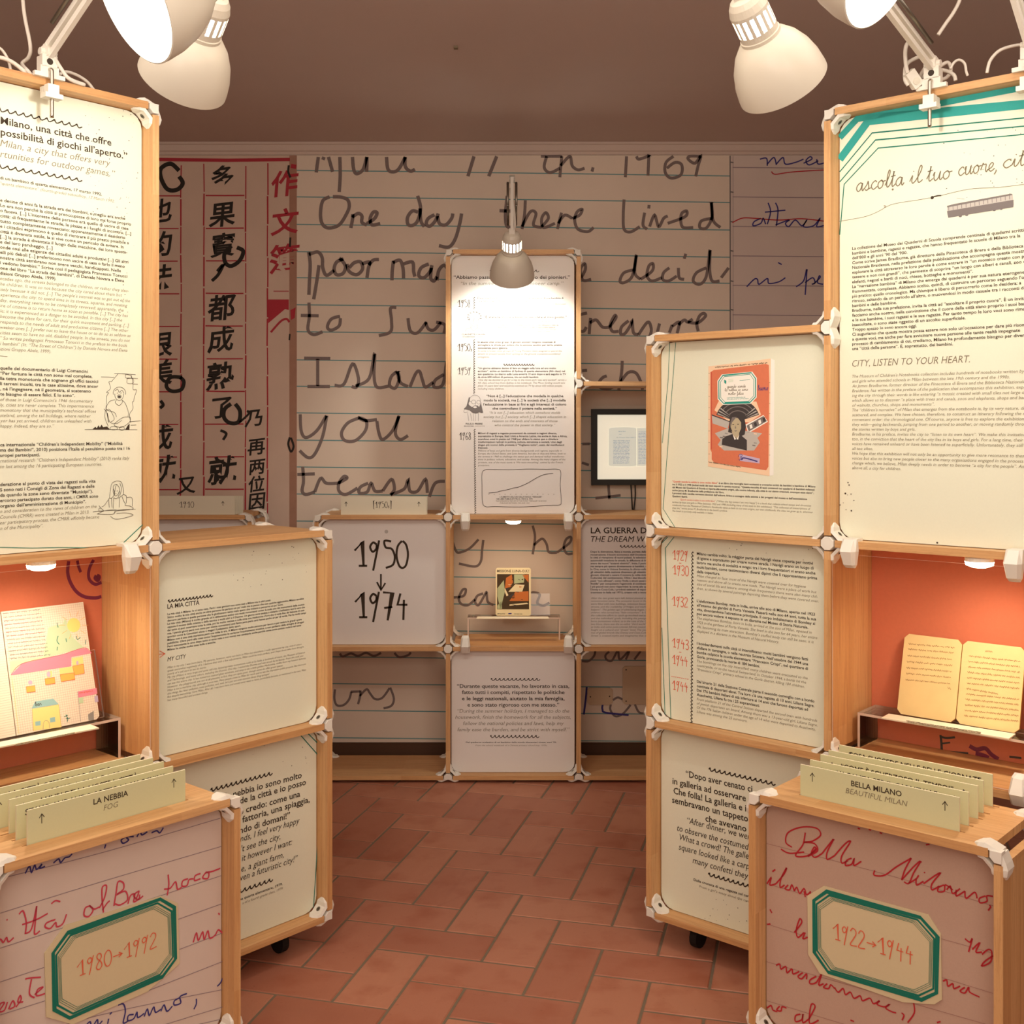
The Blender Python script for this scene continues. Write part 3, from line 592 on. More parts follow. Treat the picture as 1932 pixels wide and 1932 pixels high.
mb.flatpx(pl, [(840/4.83,680+629/4.83),(868/4.83,680+604/4.83),(880/4.83,680+618/4.83),(897/4.83,680+590/4.83),(908/4.83,680+612/4.83),(925/4.83,680+585/4.83),(938/4.83,680+608/4.83),(975/4.83,680+602/4.83),(1000/4.83,680+629/4.83)], .0013, 'ink')
mb.flatpx(pl, [(1140/4.83,680+628/4.83),(1165/4.83,680+590/4.83),(1180/4.83,680+575/4.83),(1178/4.83,680+632/4.83)], .0013, 'ink'); mb.flatpx(pl, [(x/4.83, 680+y/4.83) for x, y in ell(1086,330,13,9)], .0014, 'dgrey')
draw(mb, pl, [[(1060,1098),(1020,1120),(1005,1180),(1000,1255),(1030,1240),(1040,1200),(1030,1150),(1060,1128),(1085,1160),(1088,1200),(1075,1252),(1100,1240),(1125,1212),(1118,1150),(1100,1105),(1060,1098)],
 [(1062,1128),(1050,1160),(1042,1230)],[(1092,1120),(1104,1170),(1090,1240)],[(1032,1165),(1030,1200),(1048,1232),(1070,1225),(1086,1190)],[(1040,1190),(1050,1188)],[(1062,1190),(1074,1188)],[(1048,1216),(1060,1216)],
 [(1000,1250),(990,1270),(995,1340)],[(1015,1255),(1020,1340)],[(1035,1250),(1055,1260),(1075,1250)],[(1035,1252),(1030,1350)],[(1090,1250),(1085,1340)],[(1120,1222),(1150,1235),(1150,1290),(1140,1320),(1190,1330),(1205,1355),(1060,1372),(1040,1390)],
 [(1150,1250),(1200,1252),(1205,1330)],[(1110,1240),(1135,1300)],[(985,1270),(950,1320),(925,1335)],[(845,1381),(950,1370),(1100,1362),(1235,1356)],[(900,1322),(918,1345),(940,1368),(905,1375),(900,1350),(920,1345)],
 [(885,1400),(960,1368),(1060,1362)],[(885,1400),(1020,1402),(1050,1380)],[(1005,1420),(1065,1447),(1210,1412),(1150,1390),(1060,1395)]], 0, 680, 4.83, .8)
mb.strokepx(pl, [(-6, 1032.5), (60, 1034), (120, 1033), (178, 1034.3)], 1.3, .0012, 'green'); mb.strokepx(pl, [(232, 1024.8), (270, 989)], 1.6, .0012, 'green', False)
specks(mb, pl, 150, 190, 262, 480, 70, 'ink'); specks(mb, pl, 200, 480, 262, 620, 12)
mb.build('text_panel', left)

mb, pl = panel(FL, left, LC[1], LC[2], LL[1], LL[2], 'paperg')
wave(mb, pl, 316, 1134.5, 401, 1121, 2.2, 7.4, 1.9); oneline(mb, pl, 'LA MIA CITTÀ', 315.6, 1148.4, 376, 8.6, 'b')
block(mb, pl, ['La mia città è Milano. Io ci sono nata. Però i miei genitori non sono nati a Milano ma in altri posti.|511', 'Stimo molto la mia città anche se altre persone ne parlano un po’ male ma io penso che con qualche aggiustatina Milano sarebbe|573', 'davvero perfetta e quelle persone che la giudicavano tanto male spero che iniziano a pensarne un po’ bene.|534', 'La mia città (Milano) è molto grande ed è abbastanza antica con molti monumenti come: la scala uno dei monumenti della musica|574', 'oppure il museo della scienza e della tecnica e molti altri e il Duomo. Un giorno sono andata a visitarlo è bellissimo tant’è vero che|575', 'dal tetto si può osservare tutta la città, poi ha molte vetrate e sulla cima una madonnina d’oro che si vede fino dal balcone di casa|574', 'mia. I parchi gioco però non sono per niente convenienti anzi fanno pena però certi hanno anche un po’ di verde. Poi ha molti campi|577', 'sportivi come la Canottieri olona o magari il palazzetto dello sport.|454', 'Milano non è una città marittima però una volta lo era. A Milano vengono molte persone per lavoro e per vedere le grandi opere|569', 'pubbliche. Oltre però alle cose come l’inquinamento le cartacce l’inquinamento acustico, e non parliamo delle siringhe di drogati|573', 'Però nonostante io amo dopo tutto ci sono nata e non vorrei mai cambiarla anche perché come avete potuto vedere nel testo|568', 'Milano ha anche molte cose belle e antiche.|407'], 315.6, 1160.5, 1227.8, 'b')
oneline(mb, pl, 'MY CITY', 315.6, 1247.8, 351, 8.2, 'I')
block(mb, pl, ['Milan is my city. I was born here. My parents, however, were not born in Milan but elsewhere. I really appreciate my city, even if others|569', 'speak somewhat negatively of it. I believe that with a few adjustments, Milan could be truly perfect, and I hope those who have thought|573', 'poorly of it will start to see its merits.|389', 'My city (Milan) is very large and quite old city, boasting many monuments such as La Scala, a landmark of music, the Museum of Science|575', 'and Technology, and many others, including the Duomo. One day, I visited the Duomo and was struck by its beauty. From the roof, you|572', 'can see the entire city. It has numerous stained glass windows, and atop it sits a little golden Madonnina, visible from my house’s balcony.|577', 'However, the playgrounds are not at all pleasant; in fact, they are quite poor, though some do offer green spaces.|534', 'Milan is not a maritime city, although it once was. Many people come to Milan for work and to see the impressive public projects. But there are|577', 'also things like litter pollution, noise pollution, and, well, let’s just not even mention those drug syringes!|508', 'But despite everything, I love Milan. After all, I was born here and would never want to leave, particularly because, as mentioned in the text, Milan|577', 'has many beautiful and ancient things.|392'], 315.6, 1261.3, 1323, 'i')
mb.strokepx(pl, [(301, 1228), (311, 1233.4), (301, 1240.5)], 1.3, .0012, 'redink', False); mb.strokepx(pl, [(298, 1234.6), (310, 1233.4)], 1.3, .0012, 'redink', False)
specks(mb, pl, 440, 1020, 585, 1110, 26); mb.build('text_panel', left)

mb, pl = panel(FL, left, LC[1], LC[2], LL[0], LL[1], 'paperg')
wave(mb, pl, 396, 1491, 513, 1457.5, 3.0, 10.6, 2.4)
for s, x0, y0, x1, st in (('la nebbia io sono molto', 425, 1508, 569, 'b'), ('vede la città e io posso', 437, 1521, 577, 'b'), ('che credo: come una', 437, 1541, 566, 'b'), ('fattoria, una spiaggia,', 457, 1552, 584, 'b'), ('ondo di domani!”', 443, 1575.5, 547, 'b'),
    ('nds, I feel very happy', 453, 1588.5, 565, 'I'), ('’t see the city,', 455, 1607, 528.5, 'I'), ('it however I want:', 456, 1625, 551, 'I'), ('e, a giant farm,', 455, 1645, 535, 'I'), ('ven a futuristic city!”', 453, 1662, 561.5, 'I')):
    oneline(mb, pl, s, x0, y0, x1, 12.4, st)
wave(mb, pl, 440, 1686, 514, 1657.5, 3.0, 10.6, 2.4); oneline(mb, pl, 'una quarta elementare, 1979.', 448, 1700.5, 533, 5, 'b'); oneline(mb, pl, 's of a fourth grade class, 1979.', 457, 1706, 534, 5, 'i')
for q in ([(566, 1386), (602, 1427)], [(580, 1383), (602, 1405)], [(600, 1575), (591, 1718)]): mb.strokepx(pl, q, 1.7, .0012, 'green', False)
specks(mb, pl, 470, 1400, 590, 1450, 8); mb.build('text_panel', left)

# ---------------------------------------------------------------- boards of the right unit
mb, pl = panel(FR, right, RC[1], RC[2], RL[2], RL[4], 'paperg')
for q, wd, m in (([(1572, 262), (1619, 212), (1932, 164), (1990, 155)], 13, 'teal'), ([(1572, 303), (1640, 226), (1932, 197), (1990, 191)], 16, 'teal'),
                 ([(1580, 325), (1645.6, 250.9), (1932, 222.5), (1990, 217)], 2.2, 'green'), ([(1580, 344), (1651.8, 264.3), (1932, 238), (1990, 233)], 2.2, 'green'), ([(1584.5, 443), (1592.8, 347.8), (1657, 279.5), (1932, 253.6), (1990, 248)], 2.0, 'green')):
    pts = [pl.px(*p) for p in q]; lo, hi = RC[1]+T2+.006, RC[2]-T2-.006
    pts = [(min(max(a, lo), hi), min(bb, RL[4]-T2-.01)) for a, bb in pts]; mb.ribbon(pl, pts, wd*pl.scale(1700, 230), .0012, m)
for s, x0, y0, x1 in (('ascolta', 1615, 362, 1705), ('il', 1716, 347, 1740), ('tuo', 1748, 343, 1795), ('cuore,', 1807, 332, 1884), ('città', 1891, 318, 1950)): pen(mb, pl, s, x0, y0, x1, 15.5, 2.1, 'grey', slant=.12)
mb.disc(pl, pl.px(1684.5, 357.5), .005, .0012, 'grey')
mb.strokepx(pl, [(1583, 417.8), (1635, 408), (1667, 393.5), (1668, 388), (1672, 389), (1669, 392), (1690, 384), (1757, 373), (1828, 357), (1880, 354), (1932, 348), (1970, 344)], .9, .0012, 'grey')
mb.disc(pl, pl.px(1759, 373), .0075, .0013, 'ink'); mb.strokepx(pl, [(1760, 372), (1768, 369.5), (1776, 369)], 2.2, .0013, 'ink')
mb.flatpx(pl, [(1787, 389), (1910.5, 366), (1913, 386), (1912, 391), (1789.5, 411), (1787, 404)], .0012, 'lgrey'); mb.flatpx(pl, [(1787, 398.5), (1912.5, 377), (1912, 391), (1789.5, 411)], .0014, 'mgrey')
mb.flatpx(pl, [(1787, 388.5), (1800, 385), (1908, 365.3), (1911, 368), (1787, 391.5)], .0015, 'mgrey')
for k in range(15): x = 1790+k*8.2; y = 389.4-(x-1787)*.186; mb.strokepx(pl, [(x, y), (x+.3, y+9)], 1.0, .0016, 'mgrey', False)
for x, y in ((1812, 407.5), (1824, 405.3), (1876, 396), (1889, 393.6)): mb.flatpx(pl, ell(x, y, 3.2, 2.6), .0017, 'mgrey')
mb.strokepx(pl, [(1805, 374), (1820, 376)], .6, .0012, 'grey')
block(mb, pl, ['La collezione del Museo dei Quaderni di Scuola comprende centinaia di quaderni scritti', 'bambini e bambine, ragazzi e ragazze, che hanno frequentato le scuole di Milano tra la', 'dell’800 e gli anni ’90 del ’900.|1712', 'Come scrive James Bradburne, già direttore della Pinacoteca di Brera e della Biblioteca', 'Nazionale Braidense, nella prefazione della pubblicazione che accompagna questa mostra,', 'esplorare la città attraverso le loro parole è come entrare in “un mosaico creato con piccole', 'tessere e non con grandi”, che permette di scoprire “un luogo con alberi e canali, zoo e', 'elefanti, negozi e barili di noci, chiese, botteghe e monumenti”.|1836', 'La “narrazione bambina” di Milano che emerge dai quaderni è per sua natura eterogenea,', 'frammentata, complessa. Abbiamo scelto, quindi, di costruire un percorso seguendo l’ordine', 'più pratico: quello cronologico. Ma chiunque è libero di percorrerlo come lo desidera: a|1927', 'ritroso, saltando da un periodo all’altro, o muovendosi in modo casuale tra i racconti dei', 'bambini e delle bambine.|1692', 'Bradburne, nella sua prefazione, invita la città ad “ascoltare il proprio cuore”. È un invito', 'facciamo anche nostro, nella convinzione che il cuore della città siano proprio i suoi bambini', 'e le sue bambine, i suoi ragazzi e le sue ragazze. Per tanto tempo le loro voci sono rimaste', 'inascoltate, o sono state oggetto di un ascolto superficiale.|1822', 'Troppo spesso lo sono ancora oggi.|1730', 'Ci auguriamo che questa mostra possa essere non solo un’occasione per dare più risonanza', 'a queste voci, ma anche per fare avvicinare nuove persone alle tante realtà impegnate', 'processo di cambiamento di cui, crediamo, Milano ha profondamente bisogno per diventare', 'una “città delle persone”. E, soprattutto, dei bambini.|1798'], 1608, 471.6, 660.5, 'b')
oneline(mb, pl, 'CITY, LISTEN TO YOUR HEART.', 1608, 692, 1830, 13.2, 'i')
block(mb, pl, ['The Museum of Children’s Notebooks collection includes hundreds of notebooks written by boys', 'and girls who attended schools in Milan between the late 19th century and the 1990s.|1905', 'As James Bradburne, former director of the Pinacoteca di Brera and the Biblioteca Nazionale', 'Braidense, has written in the preface of the publication that accompanies this exhibition, explor-', 'ing the city through their words is like entering “a mosaic created with small tiles not large ones”', 'which allows us to discover “a place with trees and canals, zoos and elephants, shops and barrels', 'of walnuts, churches, shops and monuments”.|1763', 'The “children’s narrative” of Milan that emerges from the notebooks is, by its very nature, diverse,', 'scattered, and complex. We have chosen, therefore, to construct an itinerary following the most', 'convenient order: the chronological one. Of course, anyone is free to explore the exhibition as', 'they wish—going backwards, jumping from one period to another, or moving randomly through', 'the stories written by boys and girls.|1727', 'Bradburne, in his preface, invites the city to “listen to its own heart”. We make this invitation ours', 'too, in the conviction that the heart of the city lies in its boys and girls. For a long time, their|1931', 'voices have remained unheard or have been listened to superficially. Unfortunately, they still are', 'all too often.|1647', 'We hope that this exhibition will not only be an opportunity to give more resonance to these', 'voices but also to bring new people closer to the many organisations engaged in the process of', 'change which, we believe, Milan deeply needs in order to become “a city for the people”. And,', 'above all, a city for children.|1700'], 1608, 712.8, 885, 'i')
for x, y, r in ((264,1100,6),(273,1120,6),(242,1190,8),(289,1195,5),(260,1202,3),(313,1248,4),(225,1268,3),(199,1285,5),(248,1324,4),(292,1333,7),(1003,1598,8)): mb.disc(pl, pl.px(1540+x/4.39, 660+y/4.39), r/4.39*pl.scale(1600, 930), .0013, 'ink', 8)
specks(mb, pl, 1780, 240, 1932, 400, 30); mb.build('text_panel', right)

mb, pl = panel(FR, right, RC[0], RC[1], RL[2], RL[3], 'paperg')
X = lambda x: 1210+x/4.6
Y = lambda y: 600+y/4.6
for q in ([(247,212),(235,520),(183,1085)], [(299,212),(262,700),(190,1655),(292,1815)]): mb.strokepx(pl, [(X(x), Y(y)) for x, y in q], 1.1, .0012, 'green', False)
def fp(q, m, n=.0013): mb.flatpx(pl, [(X(x), Y(y)) for x, y in q], n, m)
fp([(1125,352),(1158,366),(1148,1364),(1114,1372)], 'white', .0012); fp([(584,420),(1125,352),(1114,1372),(580,1288)], 'coverpale', .0014)
fp([(600,470),(630,452),(1080,398),(1108,408),(1112,560),(1104,1290),(1085,1322),(635,1255),(612,1228),(612,1165),(600,1140)], 'orange', .0016)
mb.strokepx(pl, [(X(612), Y(470)), (X(612), Y(1140))], .8, .0017, 'redpen', False)
for k in range(8): mb.strokepx(pl, [(X(584), Y(480+k*100)), (X(596), Y(480+k*100))], .7, .0018, 'grey', False); mb.strokepx(pl, [(X(1110), Y(560+k*90)), (X(1120), Y(560+k*90))], .7, .0018, 'grey', False)
fan = lambda cx_, cy_, r0, r1, a0, a1: [(cx_+r1*math.cos(math.radians(a)), cy_-r1*math.sin(math.radians(a))) for a in [a0+(a1-a0)*i/12 for i in range(13)]]+[(cx_+r0*math.cos(math.radians(a)), cy_-r0*math.sin(math.radians(a))) for a in [a1+(a0-a1)*i/12 for i in range(13)]]
fp([(636,800),(672,722),(1000,725),(1040,838),(940,905),(760,900)], 'coverpale', .0017)
fp(fan(838, 900, 60, 195, 18, 162), 'dgrey', .0018)
for r in (95, 130, 165): fp(fan(838, 900, r-4, r+4, 40, 140), 'mgrey', .0019)
for a in (22, 30, 38, 142, 150, 158): fp([(838+80*math.cos(math.radians(a)), 900-80*math.sin(math.radians(a))), (838+188*math.cos(math.radians(a-1.6)), 900-188*math.sin(math.radians(a-1.6))), (838+188*math.cos(math.radians(a+1.6)), 900-188*math.sin(math.radians(a+1.6)))], 'lgrey', .0020)
fp([(662,545),(700,490),(965,465),(1005,520),(1003,690),(950,745),(710,754),(664,705)], 'white', .0021)
for s_, wd in ((.93, 2.0), (.84, 1.0)):
    q = [(833+(x-833)*s_, 610+(y-610)*s_) for x, y in [(662,545),(700,490),(965,465),(1005,520),(1003,690),(950,745),(710,754),(664,705)]]
    mb.strokepx(pl, [(X(x), Y(y)) for x, y in q], wd, .0023, 'tealdk', False, True)
fp([(722,535),(740,545),(738,575),(722,562)], 'tealdk', .0023)
for k in range(3): mb.strokepx(pl, [(X(757), Y(534+k*11)), (X(800), Y(530+k*11))], .7, .0023, 'lightgreen', False)
mb.strokepx(pl, [(X(855), Y(542)), (X(945), Y(535))], .7, .0023, 'tealdk', False)
pen(mb, pl, 'quando scende'.replace('q', 'g'), X(748), Y(606), X(908), 2.9, .7, 'grey', .0023); pen(mb, pl, 'la nebbia io sono', X(727), Y(636), X(928), 2.9, .7, 'grey', .0023); pen(mb, pl, 'molto felice', X(757), Y(668), X(890), 2.9, .7, 'grey', .0023)
for k in range(2): scribble(mb, pl, X(745), Y(692+k*13), X(905+k*30), Y(687+k*13), 1.4, .5, 'tealdk', .0023)
mb.strokepx(pl, [(X(724), Y(738)), (X(944), Y(730))], 2.2, .0022, 'tealdk', False)
pen(mb, pl, 'buono', X(1015), Y(628), X(1104), 5, .9, 'bluepen', .0021)
fp([(612,836),(768,895),(752,960),(620,915)], 'lgrey', .0020); fp([(612,836),(768,895),(768,903),(612,846)], 'dgrey', .0021)
fp([(905,925),(1062,842),(1100,900),(930,1000)], 'white', .0020); fp([(915,935),(1062,850),(1092,895),(935,985)], 'mgrey', .0021)
for k in range(4): x = 940+k*38; y = 930-k*20; fp([(x, y), (x+20, y-10), (x+28, y+22), (x+8, y+34)], 'dgrey' if k % 2 else 'white', .0022)
fp([(640,1000),(760,955),(940,985),(1050,1000),(1010,1040),(1030,1080),(980,1150),(720,1150),(665,1100),(690,1060)], 'lgrey', .0020)
for k in range(16): x = random.uniform(650, 1000); y = random.uniform(990, 1120); fp([(x, y), (x+26, y+4), (x+24, y+14), (x-2, y+10)], random.choice(('mgrey', 'grey2', 'coverpale')), .0021)
fp([(705,1050),(740,1025),(800,1005),(870,1020),(918,1060),(918,1150),(700,1100)], 'dgrey', .0024)
fp([(760,960),(770,880),(800,830),(850,825),(895,860),(910,940),(900,1010),(860,1030),(790,1000),(755,990)], 'dgrey', .0025)
fp([(785,985),(800,1020),(830,1045),(852,1020),(850,980)], 'skin', .0026); fp([(775,905),(795,865),(840,868),(868,905),(868,960),(850,1000),(825,1012),(795,990),(778,950)], 'skin', .0027)
for e in ((800, 925), (842, 922)): fp(ell(e[0], e[1], 8, 4), 'dgrey', .0028)
fp([(818,930),(826,958),(814,960)], 'mgrey', .0028); fp([(806,978),(836,976),(822,985)], 'mgrey', .0028)
fp([(775,905),(790,862),(830,858),(812,880),(790,905),(782,940)], 'mgrey', .0028); fp([(795,1008),(825,1050),(812,1058)], 'white', .0028); fp([(852,1015),(828,1050),(842,1056)], 'white', .0028)
fp([(852,1180),(1030,1220),(1027,1262),(858,1240)], 'lilac', .0020); mb.strokepx(pl, [(X(868), Y(1225)), (X(900), Y(1215)), (X(1010), Y(1245))], 2.4, .0022, 'bluepen'); pen(mb, pl, 'B', X(852), Y(1232), X(885), 5, 1, 'bluepen', .0022)
scribble(mb, pl, X(640), Y(428), X(1095), Y(388), 2.6, .8, 'ink', .0020); scribble(mb, pl, X(585), Y(1250), X(870), Y(1295), 2.2, .8, 'ink', .0020)
block(mb, pl, ['“Quando scende la nebbia io sono molto felice”|1354.5', ' |1356'], 1268.7, 909.8, 915.3, 'b', m='redink')
block(mb, pl, ['è un libro che raccoglie temi scolastici e cronache scritti da bambini e bambine di Milano|1356.5,1538.7', 'tra il 1922 e il 1998 (inclusi molti dei testi esposti in questa mostra). “Questa raccolta di testi contenuti nei quaderni di bambini milanesi|1537', 'del Museo dei Quaderni di Scuola ci riporta alle nostre origini, alla nostra infanzia, alla città in cui siamo cresciuti, ovunque esse siano”,|1535.6', 'scrive James M. Bradburne nella prefazione del libro.|1366.5', 'I proventi della vendita verranno devoluti dall’editore Arbos a sostegno delle attività e dei progetti del museo e dell’associazione|1523', 'Quaderni Aperti.|1297.4'], 1268.7, 909.8, 937.6, 'b')
block(mb, pl, ['“Quando scende la nebbia io sono molto felice”|1350', ' |1356'], 1268.7, 943.2, 948.7, 'i', m='redink')
block(mb, pl, ['(“When the fog comes I am very happy”) is a book that collects school essays and chronicles|1352.5,1530.6', 'written by boys and girls in Milan between 1922 and 1998 (including many of the texts in this exhibition). “This collection of transcriptions of|1529', 'notebooks from the Museum of Children’s Notebooks takes us back to our own origins, our own childhoods, the cities we grew up in, wherever|1534', 'they are,” wrote James M. Bradburne in the book’s preface.|1372.6', 'The book is currently only available in Italian.|1346'], 1268.7, 943.2, 965.4, 'i')
mb.build('picture_panel', right)

mb, pl = panel(FR, right, RC[0], RC[1], RL[1], RL[2], 'paperg')
X = lambda x: 1210+x/4.831
Y = lambda y: 1000+y/4.831
wave(mb, pl, 1306.7, 1040, 1305, 1366, 1.7, 6.6, 1.6, vert=True)
for s, x0, y0, x1, h in (('1929', 285, 270, 428, 90), ('1930', 285, 405, 436, 90), ('1932', 280, 690, 428, 90), ('1943', 280, 1070, 438, 88), ('1944', 282, 1222, 428, 88), ('1944', 282, 1455, 428, 88)): pen(mb, pl, s, X(x0), Y(y0), X(x1), h/4.831, 1.35, 'redink', font=HD)
for y in (300, 1112): mb.strokepx(pl, [(X(345), Y(y)), (X(366), Y(y+3))], 1.1, .0012, 'redink', False)
for k in range(9): mb.strokepx(pl, [(X(275+k*18), Y(1333+k*3.1)), (X(286+k*18), Y(1335+k*3.1))], 1.1, .0012, 'redink', False)
for first, lines, y0, y1 in (('b', ['Milano cambia volto: la maggior parte dei Navigli viene coperta per motivi|1534', 'di igiene e soprattutto per creare nuove strade. I Navigli erano un luogo di|1535', 'lavoro ma anche di socialità e svago: tra i loro frequentatori vi erano anche|1538.7', 'molti bambini, come testimoniano diversi dipinti che li rappresentano prima|1542', 'della copertura.|1358.6'], 1046.8, 1080.7),
    ('i', ['Milan changed its face: most of the Navigli were covered over for hygiene|1520.5', 'reasons and above all to create new roads. The Navigli were a place of work but|1540.6', 'also of social life and leisure: among their frequenters there were also many chil-|1543', 'dren, as shown by several paintings depicting them before they were covered over.|1544.7'], 1088.6, 1112),
    ('b', ['L’elefantessa Bombay, nata in India, arriva allo zoo di Milano, aperto nel 1923|1537.7', 'all’interno dei giardini di Porta Venezia. Passerà nello zoo 64 anni, tutta la sua|1540', 'vita, diventandone l’attrazione principale. Il corpo imbalsamato di Bombay si|1538', 'può ancora vedere: è esposto in un diorama nel Museo di Storia Naturale.|1525'], 1135.8, 1160),
    ('i', ['The elephantess Bombay, born in India, arrived at the zoo of Milan, opened in|1531.5', '1923 in the gardens of Porta Venezia. She lived in the zoo for 64 years, her entire|1542', 'life, becoming its main attraction. Bombay’s stuffed body can still be seen: it is|1535.4', 'displayed in a diorama in the Museum of Natural History.|1469.8'], 1168.2, 1192.6),
    ('b', ['I bombardamenti sulla città si intensificano: molti bambini vengono fatti|1524.6', 'sfollare in campagna, o nella neutrale Svizzera. Nell’ottobre del 1944 una|1525', 'bomba colpisce la scuola elementare “Francesco Crispi”, nel quartiere di|1524.6', 'Gorla, provocando la morte di 184 bambini.|1434'], 1216, 1241),
    ('i', ['The bombings on the city intensified: many children were evacuated to the|1524', 'countryside, or to the neutral Switzerland. In October 1944, a bomb hit the|1521', '“Francesco Crispi” primary school in the Gorla district, killing 184 children.|1518'], 1249.2, 1265),
    ('b', ['Dal binario 21 della Stazione Centrale parte il secondo convoglio con a bordo|1536.6', 'centinaia di deportati ebrei. Tra loro c’è una ragazza di 13 anni, Liliana Segre.|1536.6', 'Dei 776 bambini italiani di età inferiore ai 14 anni che furono deportati ad|1524.6', 'Auschwitz, Liliana fu tra i 25 sopravvissuti.|1434'], 1287.8, 1312.6),
    ('i', ['From platform 21 of the Central Station departed the second train with hundreds|1542', 'of Jewish deportees on board. Among them was a 13-year-old girl, Liliana Segre.|1542.6', 'Of the 776 Italian children under the age of 14 who were deported to Auschwitz,|1538.5', 'Liliana was among the 25 survivors.|1409.7'], 1320.9, 1344.7)):
    block(mb, pl, lines, 1315, y0, y1, first)
for q in ([(300, 62), (220, 165), (245, 1000), (270, 1725)], [(242, 62), (188, 118)], [(188, 890), (217, 1690)]): mb.strokepx(pl, [(X(x), Y(y)) for x, y in q], 1.3, .0012, 'green', False)
specks(mb, pl, 1330, 1018, 1540, 1060, 14); mb.build('text_panel', right)

mb, pl = panel(FR, right, RC[0], RC[1], RL[0], RL[1], 'paperg')
wave(mb, pl, 1336.5, 1451, 1462.5, 1481.5, 2.9, 10.7, 2.3); wave(mb, pl, 1335.6, 1649, 1418, 1676, 2.9, 10.7, 2.3)
for s, x0, y0, x1, st in (('“Dopo aver cenato ci', 1294, 1465, 1419.5, 'b'), ('in galleria ad osservare', 1269, 1478.5, 1407.6, 'b'), ('Che folla! La galleria e i', 1271, 1497, 1408, 'b'), ('sembravano un tappeto', 1268.2, 1514, 1411.5, 'b'), ('che avevano', 1331, 1549, 1408.5, 'b'),
    ('“After dinner, we were', 1297, 1553, 1422, 'I'), ('to observe the costumed', 1277.7, 1567, 1413, 'I'), ('What a crowd! The galle', 1282.6, 1584.5, 1412.4, 'I'), ('square looked like a carp', 1280.7, 1602.5, 1414, 'I'), ('many confetti they', 1307, 1628, 1412, 'I')):
    oneline(mb, pl, s, x0, y0, x1, 12.2, st)
oneline(mb, pl, 'Dalla cronaca di una ragazza sul car', 1309, 1661.5, 1413, 4.8, 'b'); oneline(mb, pl, 'From a girl’s essay about the carn', 1319.4, 1674, 1415, 4.8, 'i')
specks(mb, pl, 1310, 1690, 1410, 1760, 20); mb.build('text_panel', right)

# ---------------------------------------------------------------- boards of the centre unit
mb, pl = panel(FC, centre, CC[0], CC[1], CL[1], CL[2], 'paperw', r=.09)
pen(mb, pl, '1950', 669, 1071.5, 772, 51, 4.0, 'ink', font=HD); pen(mb, pl, '1974', 670, 1168.5, 772, 51, 4.0, 'ink', font=HD)
mb.strokepx(pl, [(718.7, 1083), (718.7, 1112)], 3.2, .0012, 'ink', False); mb.strokepx(pl, [(711, 1098), (719, 1113), (727, 1100)], 3.2, .0012, 'ink', False); mb.disc(pl, pl.px(729, 1003), .014, .0012, 'lgrey')
mb.build('text_panel', centre)
mb, pl = panel(FC, centre, CC[1], CC[2], CL[2], CL[4], 'paperw', r=.07, gapr=.008)
K = 6.4415
X = lambda x: 820+x/K
Y = lambda y: 460+y/K
def cl(s, x0, y, x1, cap, st, m=None): oneline(mb, pl, s, X(x0), Y(y), X(x1), cap/K, st, m=m)
cl('“Abbiamo passato l’estate al campo dei pionieri.”', 232, 425, 1645, 42, 'b'); cl('“In the summer we went to pioneer camp.”', 320, 500, 1565, 42, 'i'); wave(mb, pl, X(665), Y(330), X(1265), Y(330), 2.2, 7.4, 1.1)
for s, y, x1 in (('1958', 770, 440), ('1950s', 1303, 462), ('1959', 1590, 443)): pen(mb, pl, s, X(278), Y(y), X(x1), 13.6, .95, 'ink', font=HD)
block(mb, pl, ['È la prima frase di un esercizio di dettatura nel quaderno di una bambina di|1063', '“2 класс” (seconda elementare) bielorussa.|995'], 901, 564, 569.6, 'b'); block(mb, pl, ['This was the first sentence of a dictation exercise in the notebook of a Belarusian|1067.6', 'girl in “2nd класс” (2nd grade).|963'], 901, 575, 580.6, 'i')
cl('“È stata la Storia a tenermi incollata al mio posto.”', 598, 905, 1605, 31, 'b'); cl('“History kept me stuck to my seat.”', 780, 953, 1435, 31, 'i')
cl('LA STUDENTESSA STATUNITENSE CLAUDETTE COLVIN, SPIEGANDO PERCHÉ', 740, 998, 1505, 15, 'b'); cl('NON AVEVA LASCIATO IL SUO POSTO SUL BUS A UNA DONNA BIANCA.', 772, 1024, 1470, 15, 'b'); cl('THE AMERICAN STUDENT CLAUDETTE COLVIN, EXPLAINING WHY SHE DID', 772, 1049, 1478, 15, 'i'); cl('NOT GIVE UP HER SEAT ON THE BUS TO A WHITE WOMAN', 845, 1074, 1405, 15, 'i')
cl('CLAUDETTE COLVIN', 330, 1110, 612, 19, 'b'); cl('STUDENTESSA', 342, 1137, 490, 13, 'b'); cl('/ STUDENT', 497, 1137, 600, 13, 'i')
block(mb, pl, ['In alcune città cinesi gruppi di giovani pionieri vengono incaricati di|1048', 'sorvegliare le strade per evitare che le persone sputino per terra, pratica|1060', 'considerata poco igienica.|958'], 901.5, 647, 658.3, 'b'); block(mb, pl, ['In some Chinese cities, groups of Young Pioneers were assigned to patrol the|1060', 'streets to prevent people from spitting on the ground, a practice considered|1057.5', 'unhygienic.|924'], 901.5, 663.8, 675, 'i')
wave(mb, pl, X(835), Y(1470), X(1210), Y(1470), 1.6, 4.9, 1.0)
